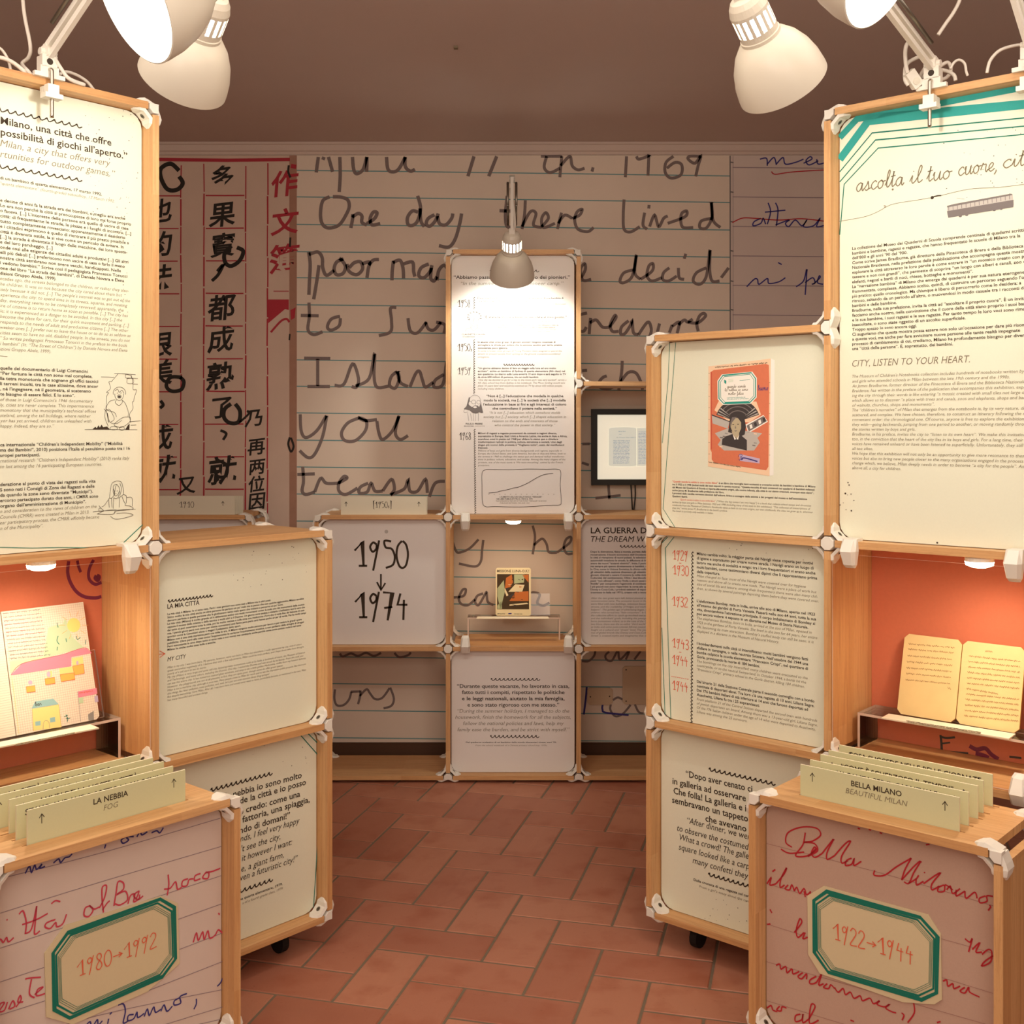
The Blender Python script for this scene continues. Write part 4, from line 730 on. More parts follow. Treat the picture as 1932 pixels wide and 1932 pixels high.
block(mb, pl, ['“Un giorno abbiamo deciso di fare un viaggio sulla luna ed ero molto|1049', 'eccitato”, scrive un bambino di Sydney di quarta elementare (4th class) nel|1066', 'suo quaderno. Lo sbarco sulla Luna avverrà 10 anni dopo e sarà seguito in TV|1068', 'da circa 650 milioni di persone, tra cui molti bambini.|1016.4'], 901.5, 696.3, 713, 'b'); block(mb, pl, ['“One day we decided to go for a trip to the moon and I was very excited”, wrote a|1068.4', '4th class school boy from Sydney in his notebook. The Moon landing would take|1066', 'place 10 years later and would be watched on TV by about 650 million people,|1061', 'including many children.|951'], 901.5, 718.4, 735, 'i')
for y0, y1 in ((560, 584), (640, 743)): wave(mb, pl, 894.6, y0, 894.8, y1, 1.3, 4.4, .9, vert=True)
wave(mb, pl, 895.4, 809, 897, 970, 1.3, 4.4, .9, vert=True)
draw(mb, pl, [ell(480,890,86,68,150,395),ell(478,915,66,48,165,380),ell(452,912,24,24),ell(508,914,24,24),[(476,910),(484,910)],[(426,900),(425,950),(450,990),(490,1000),(525,975),(535,920)],[(455,962),(475,970),(495,960)],[(475,925),(466,948),(480,950)],[(440,990),(438,1020),(390,1035),(372,1070)],[(520,985),(522,1018),(565,1040),(588,1070)],[(438,1020),(475,1055),(522,1018)]], 820, 460, K, .55, 'mgrey')
for k in range(9): a = 150+k*28; q = [(480+r*86*math.cos(math.radians(a)), 890+r*66*math.sin(math.radians(a))) for r in (.82, .92, 1.0)]; draw(mb, pl, [q, [(q[0][0]+8, q[0][1]+2), (q[2][0]+10, q[2][1])]], 820, 460, K, 1.6, 'grey2')
mb.flatpx(pl, [(X(a), Y(bb)) for a, bb in [(920,578),(966,578),(942,618)]], .0011, 'paperw'); draw(mb, pl, [[(918,576),(942,618),(967,576)],[(942,576),(942,618)]], 820, 460, K, .5, 'mgrey')
K = 6.662
Y = lambda y: 720+y/K
for s, x0, y, x1, st in (('“Non è [...] l’educazione che modella in qualche', 650, 195, 1617, 'b'), ('modo la società, ma [...] la società che [...] modella', 618, 248, 1648, 'b'), ('l’educazione in base ai fini e agli interessi di coloro', 612, 300, 1655, 'b'), ('che controllano il potere nella società.”', 728, 352, 1537, 'b'), ('“It is not [...] education which somehow molds', 690, 404, 1580, 'i'), ('society but [...] society which [...] shapes education in', 613, 456, 1653, 'i'), ('relation to the ends and interests of those', 723, 508, 1545, 'i'), ('who control the power in that society.”', 755, 560, 1515, 'i')): cl(s, x0, y, x1, 31, st)
cl('PAULO FREIRE', 392, 540, 602, 20, 'b'); cl('EDUCATORE', 370, 565, 490, 13, 'b'); cl('/ EDUCATOR', 500, 565, 628, 13, 'i'); pen(mb, pl, '1968', X(308), Y(730), X(462), 13.6, .95, 'ink', font=HD)
block(mb, pl, ['Milioni di ragazzi e ragazze provenienti da contesti e regioni diverse,|1050.7', 'soprattutto in Europa, Stati Uniti e America Latina, ma anche in Asia e Africa,|1070', 'scendono scesi in piazza nel 1968 per sfidare lo status quo e chiedere|1053', 'trasformazioni radicali in politica, cultura, istruzione e società. Uno degli|1060', 'slogan più iconici della protesta è “Vogliamo tutto”, usato dai manifestanti|1064.4', 'francesi.|920.6'], 902, 819, 846.5, 'b'); block(mb, pl, ['Millions of boys and girls from diverse backgrounds and regions, especially in|1060', 'Europe, the United States, and Latin America, but also in Asia and Africa, took to|1067.4', 'the streets in 1968 to challenge the status quo and demand radical transforma-|1065', 'tions in politics, culture, education, and society. Among the many slogans of the|1066.6', 'protests, one of the most iconic is ‘We want everything’, coined by the French|1061.7', 'protesters.|923.6'], 902, 851.9, 879.4, 'i')
draw(mb, pl, [ell(507,235,68,65,170,380),[(440,230),(425,290),(440,350),(480,390),(540,395),(580,350),(585,260)],ell(490,255,26,24),ell(553,258,24,24),[(460,250),(425,245)],[(520,265),(512,300),(540,305)],[(425,290),(380,340),(370,385),(420,380)],[(580,350),(600,390)],[(415,395),(430,495)],[(450,400),(470,495)],[(485,400),(488,495)],[(510,400),(510,495)],[(550,398),(548,495)]], 820, 720, K, .55, 'mgrey')
mb.flatpx(pl, [(X(a), Y(bb)) for a, bb in [(425,280),(440,300),(470,320),(500,300),(540,300),(560,320),(582,265),(610,390),(590,395),(560,385),(520,400),(470,388),(440,360),(365,345),(400,310),(430,200),(445,195)]], .0012, 'mgrey'); mb.flatpx(pl, [(X(a), Y(bb)) for a, bb in ell(508, 322, 24, 13)], .0015, 'paperw')
mb.strokepx(pl, [(X(a), Y(bb)) for a, bb in [(640,1108),(740,1105),(950,1108),(1150,1100),(1400,1102),(1545,1102),(1585,1140),(1578,1300),(1592,1500),(1570,1550),(1450,1555),(1100,1575),(760,1570),(640,1570),(602,1510),(595,1300),(597,1150)]], .95, .0012, 'ink', True, True)
mb.strokepx(pl, [(X(a), Y(bb)) for a, bb in [(680,1400),(785,1388),(830,1375),(930,1355),(1000,1335),(1055,1325),(1170,1275),(1290,1205),(1380,1168),(1490,1152)]], 1.0, .0012, 'ink')
for k in range(13): mb.strokepx(pl, [(X(676+k*68), Y(1416)), (X(688+k*68), Y(1416))], .9, .0012, 'grey', False)
cl('L’AUMENTO DELL’USO DELLA PAROLA “TEENAGER”', 820, 1457, 1350, 17, 'b'); cl('NEI LIBRI PUBBLICATI TRA IL 1950 E IL 1974', 780, 1483, 1230, 17, 'b'); cl('THE INCREASE IN THE USE OF THE WORD “TEENAGER” IN BOOKS', 770, 1509, 1405, 17, 'i'); cl('PUBLISHED BETWEEN 1950 AND 1974', 820, 1535, 1190, 17, 'i')
mb.build('text_panel', centre)

mb, pl = panel(FC, centre, CC[1], CC[2], CL[0], CL[1], 'paperw', r=.07, gapr=.006)
K = 6.4415
X = lambda x: 840+x/K
Y = lambda y: 1180+y/K
wave(mb, pl, X(548), Y(656), X(1148), Y(656), 2.4, 7.8, 1.3); wave(mb, pl, X(540), Y(1350), X(1138), Y(1350), 2.4, 7.8, 1.3)
for s, x0, y, x1, st in (('“Durante queste vacanze, ho lavorato in casa,', 143, 758, 1507, 'b'), ('fatto tutti i compiti, rispettato le politiche', 203, 833, 1450, 'b'), ('e le leggi nazionali, aiutato la mia famiglia,', 203, 909, 1450, 'b'), ('e sono stato rigoroso con me stesso.”', 270, 985, 1385, 'b'), ('“During the summer holidays, I managed to do the', 150, 1060, 1507, 'i'), ('housework, finish the homework for all the subjects,', 122, 1135, 1525, 'i'), ('follow the national policies and laws, help my', 218, 1210, 1440, 'i'), ('family ease the burden, and be strict with myself.”', 150, 1285, 1510, 'i')): cl(s, x0, y, x1, 46, st)
cl('Dal quaderno scolastico di un bambino della scuola elementari cinese, anni ’70.', 252, 1428, 1352, 17, 'b'); cl('From the school notebook of a Chinese primary school boy, 1970s.', 368, 1465, 1240, 17, 'i'); mb.build('text_panel', centre)

mb, pl = panel(FC, centre, CC[2], CC[3], CL[1], CL[2], 'paperw', r=.08)
oneline(mb, pl, 'LA GUERRA D', 1114.6, 1006, 1220, 11.2, 'b'); oneline(mb, pl, 'THE DREAM W', 1115, 1022.3, 1218, 11.2, 'I'); wave(mb, pl, 1169, 1031, 1224, 1031, 2.0, 7.0, 1.2)
block(mb, pl, [s+'|1219.8' for s in ('Dopo la distruzione, fisica e morale, portata dalle', 'ricostruzione. Il boom economico dell’Occidente', 'le città si riempiono di nuovi palazzi, la television', 'automobili invadono le strade, la diffusione di fri', 'avere dei nuovi “aiutanti elettrici”. Inizia il perio', 'ma sempre più spesso direttamente ai bambini, c', 'In Cina, come in Unione Sovietica, lo sforzo colle', 'gli obiettivi della nazione diventano gli obiettivi', 'giovani, chiamati a essere il motore (a volte viole', 'Culturale) del cambiamento. Oltre i due blocchi,', 'paesi “non allineati”, come l’India e alcuni paesi a', 'fredda” per conquistare l’egemonia si combatte', 'I più piccoli non sono risparmiati: la corsa allo sp', 'Disney e Coca-Cola, i prodotti televisivi di espor', 'trasmesso in Italia nel 1971), creano miti e imma')], 1114.3, 1042.6, 1119.3, 'b')
block(mb, pl, [s+'|1219.8' for s in ('After the two great wars left behind physical an', 'reconstruction came. The economic boom in the', 'were filled with new buildings, television becam', 'streets, and the availability of fridges and washi', 'helpers”. The golden age of advertising began, t', 'children, who turned into “little consumers”. In C', 'the collective effort to catch up involved everyo', 'and the individuals’ goals, including the younge', 'force (sometimes violent, as in the case of the C', 'two blocs, there was the so-called “third world”', 'as India and some post-colonial African countri', 'fought on a cultural and “dream” level. The you', 'rise of global brands like Disney and Coca-Cola', 'Street”), created myths and imaginaries that st')], 1115, 1130, 1200.8, 'i')
mb.build('text_panel', centre)
for F_, cols, i in ((FF, FCOL, 0),):
    for l in (0, 1): mb, pl = panel(F_, far, cols[i], cols[i+1], CL[l], CL[l+1], 'paperw'); mb.build('text_panel', far)

# ---------------------------------------------------------------- printed wall murals (flat prints pasted on the back wall)
MT = H+(808-293.5)/2160*WZ
mp_ = Plane((0, WZ-.012, 0), (1, 0, 0), (0, 0, 1))
def mural(name, label, x0, x1, m):
    mb = MB(); a0 = mp_.px(x0, 800)[0]; a1 = mp_.px(x1, 800)[0]; mb.prism(mp_, [(a0, BT+.012), (a1, BT+.012), (a1, MT), (a0, MT)], -.011, 0, m); return mb
def clipv(q): return q
# lined page
mb = mural('m', '', 560, 1377, 'mural'); CM = mb; pl = mp_
for y in (321.5, 371.5, 423.5, 474.8, 524, 575, 625.8, 679, 728.8, 779, 830.3, 881, 932, 983, 1034, 1085, 1136, 1187, 1238.5, 1289, 1339.5, 1391): mb.ribbon(pl, [pl.px(560, y), pl.px(800, y+2.6), pl.px(1090, y+6.5), pl.px(1377, y+10.6 if y < 900 else y+9)], 2.0*pl.scale(900, y), .0012, 'tealrule')
def wr(mb, ox, oy, sc, strokes, wd, m='pencil', n=.002):
    for q in strokes: mb.strokepx(mp_, [(ox+x/sc, max(295, oy+y/sc)) for x, y in q], wd, n, m)
C = 4.2
wr(mb, 540, 260, C, [[(255,152),(238,275)],[(300,152),(290,175)],[(335,152),(368,270)],[(425,152),(428,300),(420,430)],[(525,152),(535,250),(560,285),(610,250),(638,152)],[(640,152),(638,270)],[(795,152),(805,245),(840,270),(890,250),(945,152)],[(942,152),(945,230),(985,265),(1020,250)],[(1488,145),(1440,305)],[(1668,145),(1605,305)],
  [(345,468),(290,500),(272,600),(285,680),(335,715),(420,690),(480,600),(500,540),(485,490),(430,470),(370,468)],[(528,605),(525,650),(512,715)],[(522,630),(570,600),(600,620),(600,670),(640,692)],[(640,680),(700,640),(720,595),(690,590),(665,640),(680,690),(745,680)],
  [(1045,590),(1000,580),(962,630),(965,685),(1000,695),(1040,660),(1065,560),(1042,460)],[(1060,560),(1068,660),(1095,705)],[(1175,610),(1125,640),(1110,685),(1140,700),(1180,660),(1205,600)],[(1200,620),(1215,680),(1265,690),(1310,640),(1320,600)],[(1390,600),(1375,680),(1340,800),(1290,865),(1210,855)],
  [(1690,578),(1830,582)],[(1752,460),(1738,600),(1745,690),(1775,710),(1810,690)],
  [(178,905),(190,1000),(185,1130),(180,1245)],[(180,925),(250,905),(285,950),(290,1030),(320,1090),(380,1050)],[(260,1010),(245,1120),(218,1280)],[(455,960),(400,985),(380,1040),(400,1085),(450,1075),(470,1020),(440,970),(420,955)],[(480,1000),(500,1060),(560,1085),(605,1040),(590,985),(540,990),(500,1030)],[(600,1000),(660,985),(650,1040),(640,1110)],[(655,1010),(690,970),(735,965)],
  [(850,975),(840,1060),(838,1130)],[(845,990),(900,970),(925,1030),(930,1115)],[(930,1000),(1000,985),(1010,1060),(1020,1100)],[(1130,1000),(1070,1030),(1050,1090),(1090,1110),(1140,1060),(1155,1010)],[(1150,1030),(1145,1110),(1170,1135),(1195,1100)],[(1195,1130),(1210,1050),(1250,1010),(1280,1040)]], 6.5)
C = 2.73
wr(mb, 550, 560, C, [[(90,30),(92,100),(85,170),(115,195),(160,180)],[(48,96),(140,98)],[(250,100),(205,115),(185,155),(205,172),(245,150),(252,110)],[(540,55),(510,60),(515,120),(510,180),(450,200)],[(600,110),(612,175),(650,185),(695,130)],[(690,130),(705,165),(735,170),(770,130)],[(745,130),(790,145),(785,190)],
  [(65,316),(200,318)],[(135,320),(135,460)],[(82,462),(198,462)],[(222,456),(270,450),(315,345),(345,420),(335,465),(310,462)],[(330,460),(400,420),(428,290),(425,400),(440,465),(500,460)],[(545,385),(515,410),(505,455),(535,470),(555,420),(545,385),(560,440),(600,462)],[(610,465),(640,395),(660,385),(675,430),(690,465),(730,440)],[(785,400),(740,430),(735,465),(780,450),(800,330),(800,460)],
  [(45,605),(50,690),(75,725),(130,690),(180,612)],[(182,612),(160,720),(120,810),(85,828),(42,792)],[(345,625),(290,650),(258,700),(275,740),(330,740),(380,690),(385,640),(345,622),(380,638),(440,632)],[(440,640),(450,700),(470,735),(520,690),(555,612)],[(552,615),(535,700),(560,735),(600,715)],
  [(58,875),(62,950),(55,1000),(75,1018),(120,1005)],[(30,915),(120,912)],[(120,1005),(150,935),(180,960),(240,960)],[(240,960),(285,935),(270,925),(245,960),(245,1000),(280,1018),(340,985)],[(395,960),(355,980),(350,1010),(390,1005),(410,960),(430,1000),(470,1000)],[(470,1000),(515,940),(530,990),(510,1020)],[(510,1020),(580,990),(600,945),(610,1000),(650,1000),(690,940),(700,1010)],[(710,1030),(740,960),(790,950)]], 6.0)
C = 3.22
wr(mb, 960, 260, C, [[(195,105),(325,108)],[(230,110),(215,180),(250,212),(310,185)],[(322,105),(315,180),(310,240)],[(315,170),(370,110),(385,170),(420,195),(460,185)],[(512,180),(505,205)],[(715,100),(708,240)],[(775,102),(790,130),(845,110),(850,100),(845,230)],[(1000,98),(955,150),(950,210),(985,245),(1045,225),(1050,165),(1010,150),(960,185)],[(1165,100),(1100,100),(1090,130),(1130,155),(1165,110),(1150,170),(1135,235)],
  [(100,380),(95,470),(80,555)],[(80,540),(130,450),(165,460),(150,530),(200,545)],[(200,540),(240,490),(225,455),(200,490),(210,545),(280,520)],[(320,455),(295,555)],[(300,520),(340,470),(385,490)],[(385,490),(430,470),(445,435),(415,450),(400,500),(420,555),(480,570),(515,545)],
  [(700,375),(695,470),(700,555),(740,572),(795,540)],[(825,455),(815,530),(840,555)],[(852,408),(850,430)],[(855,540),(885,470),(910,540),(940,490),(965,475)],[(965,520),(1070,480),(1080,445),(1050,460),(1045,510),(1060,545),(1120,545)],[(1230,490),(1170,505),(1160,545),(1200,548),(1235,480),(1230,390),(1240,500),(1285,545)],
  [(440,850),(465,800),(460,765),(435,800),(450,865),(500,860)],[(770,800),(700,820),(675,870),(700,880),(750,840),(775,710),(765,820),(800,860)],[(800,860),(870,810),(875,765),(850,780),(840,840),(870,870),(930,850)],[(975,790),(940,820),(935,860),(970,870),(1020,840)],[(1030,790),(1035,850),(1065,860)],[(1075,705),(1065,735)],[(1200,790),(1140,820),(1120,870),(1160,890),(1200,840),(1222,680),(1220,800),(1235,870),(1280,870)],[(1290,850),(1335,790)]], 5.6)
C = 3.766
wr(mb, 1085, 560, C, [[(20,130),(85,115)],[(20,240),(60,245),(80,215)],[(110,150),(105,200),(100,265)],[(105,185),(150,165),(195,215),(245,215)],[(245,215),(290,150),(280,135),(250,200),(265,245),(310,245)],[(380,170),(330,215),(325,265),(355,260),(395,200),(405,175),(415,255),(450,270)],[(450,270),(515,180),(540,220),(535,270),(510,295)],[(600,190),(585,250)],[(690,200),(670,255)],[(690,210),(740,180),(725,260)],[(735,200),(775,165),(800,180),(835,158)],[(800,180),(870,185),(925,140),(915,118),(885,135),(865,190),(875,245)],
  [(50,525),(85,522)],[(225,562),(195,575),(170,610),(180,645),(230,655),(270,640)],[(335,455),(330,540),(310,665)],[(320,610),(375,540),(430,540),(465,600),(480,660)]], 5.8)
wr(mb, 600, 1210, 4.368, [[(180,100),(205,125),(270,100),(330,120),(395,95),(460,120),(520,95)],[(630,95),(670,130),(740,115),(765,90)],[(140,395),(135,470),(155,525),(210,525),(255,480),(275,415)],[(270,415),(350,412)],[(352,405),(345,460),(330,518)],[(345,450),(400,395),(430,430),(470,475),(530,465),(590,385)],[(595,380),(625,470),(605,530),(540,552)]], 4.2)
wr(mb, 1090, 1210, 4.964, [[(40,185),(100,185),(150,140),(165,90)],[(295,95),(260,130),(270,170),(320,180),(375,90),(395,170),(480,90),(450,170)],[(590,90),(530,170)],[(330,550),(375,525),(420,545)],[(310,590),(305,640),(350,700),(420,680),(495,595)],[(535,590),(570,660),(615,675)],[(440,1100),(520,1100)]], 4.0)
wr(mb, 1060, 660, 5.683, [[(220,1010),(300,1008)],[(215,1210),(290,1235)],[(500,1450),(510,1600)],[(360,1590),(510,1575),(630,1560)]], 5.0)
for q, wd in ([[(1107,1296),(1105.5,1315),(1101.5,1348)], 3.6], [[(1137,1329),(1136.5,1338),(1143,1344.5),(1186,1349)], 3.6]): mb.strokepx(mp_, q, wd, .0022, 'bluepen')
wr(mb, 855, 985, 4.6, [[(-10,155),(20,240),(50,265),(140,230),(220,150)],[(262,155),(250,250),(240,340),(190,385),(50,360)],[(690,30),(710,130),(690,280)],[(700,200),(770,145),(810,190),(830,260),(900,265)],[(900,265),(1010,180),(1020,130),(980,150),(960,220),(990,275),(1050,270)],[(0,655),(90,640),(110,585),(80,590),(50,660),(70,710),(130,720),(190,670)],[(260,620),(210,640),(190,690),(220,720),(270,640),(290,610),(300,690),(350,720)],[(660,620),(700,610),(750,630),(730,700),(780,725),(835,700)]], 4.6)
mb.build('m'); o = bpy.data.objects['m']; o.name = 'wall_print'; tag(o, 'wide lined page print reading One day there lived, filling the wall\'s middle', 'wall print', 'wall prints')
# Chinese copybook page
mb = mural('m', '', 180, 560, 'muralc')
mb.flatpx(pl, [(546, 293.5), (560, 293.5), (560, 1401), (546, 1401)], .0012, 'muralcf')
mb.strokepx(pl, [(180, 303), (300, 301), (430, 302.5), (547, 301)], 6.5, .0016, 'redgrid', False); mb.strokepx(pl, [(549, 313), (559, 315)], 8, .0018, 'redgrid', False)
for x, ya in ((262, 305), (341.6, 312), (384.8, 309), (463.6, 313), (505, 308)):
    yy = ya
    while yy < 1395:
        L_ = random.uniform(50, 63); mb.strokepx(pl, [(x+random.uniform(-.5, .5), yy), (x+random.uniform(-.7, .7)-(yy-300)*.0012, min(1398, yy+L_))], random.uniform(2.0, 3.0), .0016, 'redgrid', False); yy += L_+random.uniform(1.5, 3.5)
for k in range(18):
    y = 368.8+k*61.6+(0 if k < 8 else -(k-8)*.2)
    mb.strokepx(pl, [(387+random.uniform(-1, 3), y+random.uniform(-.5, .8)), (424, y+.3), (462+random.uniform(-4, 0), y)], 2.4, .0016, 'redgrid', False); mb.strokepx(pl, [(262, y+.8), (337+random.uniform(-3, 4), y+.8)], 2.2, .0016, 'redgrid', False)
def han(mb, s, cx_, cy_, size, m, off=.02):
    v, f, x0, x1 = glyphs(s, .0, off); sc = mp_.scale(cx_, cy_)*size; a, bb = mp_.px(cx_, cy_)
    mb.mesh([mp_.at(a+(x-(x0+x1)/2)*sc+.08*(y-.38)*sc, bb+(y-.38)*sc+.12*(x-(x0+x1)/2)*sc, .0022) for x, y in v], f, m)
for s, x, y, z in (('多',420,334,46),('果',420,404,50),('寶',421,462,47),('都',418,580,52),('成',417,640,50),('熟',416,709,54),('了',418,768,44),('就',420,887,56),('也',302,398,48),('的',302,461,50),('味',302,523,50),('很',302,650,50),('美',302,703,50),('成',302,826,50),('就',306,885,54),('又',352,915,36)): han(mb, s, x, y, z, 'brush')
for s, x, y, z in (('乃',479,788,36),('再',484,842,34),('两',485,880,32),('位',484,913,32),('因',485,945,34)): han(mb, s, x, y, z, 'brush')
for s, x, y, z in (('作',537,346,52),('文',538,418,52),('簿',536,488,58)): han(mb, s, x, y, z, 'redgrid')
for q, wd in ([[(338,322),(322,309),(304,318),(304,336),(316,357),(334,358),(345,346),(338,333)], 8], [[(437,464),(424,478),(425,495),(436,502),(452,492),(459,474),(447,467)], 7.5], [[(410,512),(421,500),(412,518),(400,530)], 6],
              [[(436,762),(424,772),(423,788),(434,798),(450,796),(453,776),(444,762)], 7.5], [[(452,797),(470,780),(466,775)], 4], [[(416,812),(427,818),(421,830)], 5], [[(344,712),(322,712),(314,728),(324,738),(342,735),(347,720),(340,712)], 7],
              [[(410,868),(428,878),(426,898),(410,898),(404,880)], 6], [[(303,756),(308,764),(302,770)], 6], [[(545,312),(544,324),(548,335)], 4], [[(548,448),(547,466)], 3.5], [[(547,630),(546,642)], 3], [[(547,825),(544,838),(549,852),(554,842),(549,826)], 4]): mb.strokepx(pl, q, wd, .0024, 'brush')
mb.flatpx(pl, [(506,565),(545,565),(545,585),(538,583),(506,610)], .0016, 'redgrid'); mb.flatpx(pl, [(548,585),(558,580),(556,600),(549,604)], .0017, 'redgrid'); mb.strokepx(pl, [(511,627),(530,606),(541,602),(546,608)], 4, .0018, 'redgrid'); mb.strokepx(pl, [(516,549.5),(545,549.5)], 1.6, .0017, 'redgrid', False)
mb.build('m'); o = bpy.data.objects['m']; o.name = 'wall_print'; tag(o, 'wall print of an old Chinese copybook page with red grid and black brush writing', 'wall print', 'wall prints')
mb = mural('m', '', 1377, 1830, 'muralr')
mb.strokepx(pl, [(1377.5, 294), (1377.8, 700), (1378, 1400)], 2.2, .0012, 'mgrey', False); mb.strokepx(pl, [(1383, 294), (1383.4, 1400)], .8, .0012, 'rule', False)
for k in range(20): y = 316+k*55.6; mb.strokepx(pl, [(1382, y), (1560, y+1.5), (1830, y+4)], 1.5, .0012, 'rule', False)
for y in (306, 362, 418, 473, 530, 584): mb.strokepx(pl, [(1378, y), (1384, y+1)], 2.4, .0014, 'mgrey', False)
wr(mb, 960, 260, 3.22, [[(1525,130),(1565,125),(1570,170)],[(1570,160),(1610,120),(1625,165)],[(1625,160),(1665,120),(1680,160),(1740,150),(1790,130)],[(1790,155),(1840,130),(1830,115),(1805,140),(1825,165),(1880,140)],[(1870,130),(1880,160),(1925,150)],[(1575,395),(1590,450),(1570,525)],[(1620,395),(1635,440),(1625,535)],[(1555,452),(1680,440)],[(1530,490),(1490,510),(1485,535),(1530,520),(1545,490),(1560,525)],[(1620,530),(1700,500),(1680,520),(1700,540),(1740,500),(1780,535),(1810,500),(1790,540),(1850,535),(1890,490),(1870,540),(1925,530)],[(1445,905),(1490,860),(1510,860),(1520,890),(1570,855),(1580,885),(1640,875),(1680,850)],[(1635,758),(1658,770)],[(1745,905),(1790,870),(1810,800),(1800,955)],[(1800,880),(1845,850),(1860,880),(1840,890)],[(1850,890),(1890,850),(1885,840),(1875,880),(1910,890)]], 2.4, 'bluepen')
wr(mb, 960, 260, 3.22, [[(1595,205),(1620,222),(1720,208),(1925,195)],[(1358,515),(1420,488),(1500,490),(1640,500),(1780,492),(1925,508)]], 2.0, 'redpen')
mb.build('m'); o = bpy.data.objects['m']; o.name = 'wall_print'; tag(o, 'print of a mauve lined page with blue pen words, by the right unit', 'wall print', 'wall prints')

# ---------------------------------------------------------------- monitor and plates on the wall
def at_wall(x, y, d=.0): return at_depth(x, y, WZ-.013-d)
o_ = at_wall(1210, 843); mon = thing('wall_monitor', 'black framed screen showing an open notebook, on the wall behind the centre unit', 'screen', o_)
sp = Plane((0, WZ-.013, 0), (1, 0, 0), (0, 0, 1)); A = lambda x, y: sp.px(x, y)
x0, x1, y0, y1 = A(1115, 843)[0], A(1316, 843)[0], A(1200, 914.6)[1], A(1200, 771.8)[1]; t = .047
mb = MB()
for q in ((x0, x1, y1-t, y1), (x0, x1, y0, y0+t), (x0, x0+t, y0+t, y1-t), (x1-t, x1, y0+t, y1-t)): mb.pbox(sp, q[0], q[1], q[2], q[3], .0, .08, 'black')
mb.build('frame', mon)
mb = MB(); mb.pbox(sp, x0+t, x1-t, y0+t, y1-t, .02, .055, 'screen')
s2 = Plane((0, WZ-.013-.056, 0), (1, 0, 0), (0, 0, 1)); X = lambda x: 1060+x/5.683; Y = lambda y: 660+y/5.683
mb.flatpx(s2, [(X(502),Y(845)),(X(540),Y(832)),(X(700),Y(828)),(X(770),Y(832)),(X(800),Y(842)),(X(800),Y(1240)),(X(760),Y(1250)),(X(540),Y(1250)),(X(502),Y(1240))], .001, 'screenpage'); mb.flatpx(s2, [(X(805),Y(838)),(X(1100),Y(832)),(X(1100),Y(1245)),(X(805),Y(1245))], .001, 'screenpage')
for k in range(17): scribble(mb, s2, X(550), Y(975+k*15), X(735-(k*7 % 20)), Y(975+k*15), 1.5, .6, 'screenink', .0016)
for q in ((605,875,690),(610,905,640),(585,940,790)): scribble(mb, s2, X(q[0]), Y(q[1]), X(q[2]), Y(q[1]), 1.5, .6, 'screenink', .0016)
for k in range(22): scribble(mb, s2, X(820), Y(880+k*16), X(1090), Y(880+k*16), 1.5, .6, 'screenink', .0016)
mb.build('screen', mon)
mb = MB()
for q in ([(740,1440),(748,1560),(755,1690),(765,1760)], [(785,1440),(788,1560),(775,1690),(768,1760)]): mb.tube(spline([at_wall(1060+x/5.683, 660+y/5.683, .04) for x, y in q]), .0055, 'black', 6)
mb.build('cable', mon)
for lab, q, scr in (('small beige blanking plate with two screws, low on the wall', (1108, 1297, 1155.6, 1329), ((1113.8, 1314), (1149.8, 1313))), ('larger beige blanking plate right of the small two-screw one', (1174.5, 1256.5, 1246, 1328), ((1181, 1263), (1181, 1322), (1240, 1263), (1240, 1322)))):
    c = at_wall((q[0]+q[2])/2, (q[1]+q[3])/2); mb = MB(); a0, b1 = sp.px(q[0], q[1]); a1, b0 = sp.px(q[2], q[3]); r = .02
    mb.prism(sp, [(a0+r, b0), (a1-r, b0), (a1, b0+r), (a1, b1-r), (a1-r, b1), (a0+r, b1), (a0, b1-r), (a0, b0+r)], 0, .014, 'plate')
    for s in scr: mb.disc(sp, sp.px(*s), .006, .0152, 'screwdark', 8)
    tag(mb.build('blanking_plate', None, c*P), lab, 'wall plate', 'beige plates on the wall')

# ---------------------------------------------------------------- card boxes with slotted tops, and their cards
def card_box(label, pA, pB, h0, h1, paper, depth, slots):
    """pA left front corner, pB right front corner (module plan coordinates)"""
    F = Frame(pA[0], pA[1], pB[0], pB[1]); wdt = math.hypot(pB[0]-pA[0], pB[1]-pA[1]); g = .037
    root = thing('card_box', label, 'card box', F.at(wdt/2, 0, depth/2), 'wooden card boxes')
    mb = MB(); ws = sorted(slots); prev = 0.0; s0, s1 = .16, wdt-.16; SEED[0] += .9
    for wz in ws:
        mb.box(F, g, wdt-g, h1-T2, h1+T2, prev, wz-.006, 'wood', 'u', SEED[0]); mb.box(F, g, s0, h1-T2, h1+T2, wz-.006, wz+.006, 'wood', 'u', SEED[0]); mb.box(F, s1, wdt-g, h1-T2, h1+T2, wz-.006, wz+.006, 'wood', 'u', SEED[0]); prev = wz+.006
    mb.box(F, g, wdt-g, h1-T2, h1+T2, prev, depth, 'wood', 'u', SEED[0]); mb.build('slotted_top', root)
    for u in (0, wdt):
        SEED[0] += .61; mb = MB(); mb.box(F, u-T2, u+T2, h0+g, h1-g, 0, depth, 'wood', 'v', SEED[0]); mb.build('side_board', root)
    mb = MB(); mb.box(F, g, wdt-g, h0-T2, h0+T2, 0, depth, 'wood', 'u', 3.3); mb.build('bottom_board', root)
    for u, v, d in ((0, h1, 'RD'), (wdt, h1, 'LD'), (0, h0, 'RU'), (wdt, h0, 'LU')):
        connector(F, u, v, d, 0, 1, root); connector(F, u, v, d, depth, -1, root)
    casters(F, root, [0, wdt], depth, h0-T2)
    mb, pl = panel(F, root, 0, wdt, h0, h1, paper)
    return root, F, wdt, mb, pl
def slot_ws(F, corners, h): return [F.uw(at_height(x, y, h))[1] for x, y in corners]
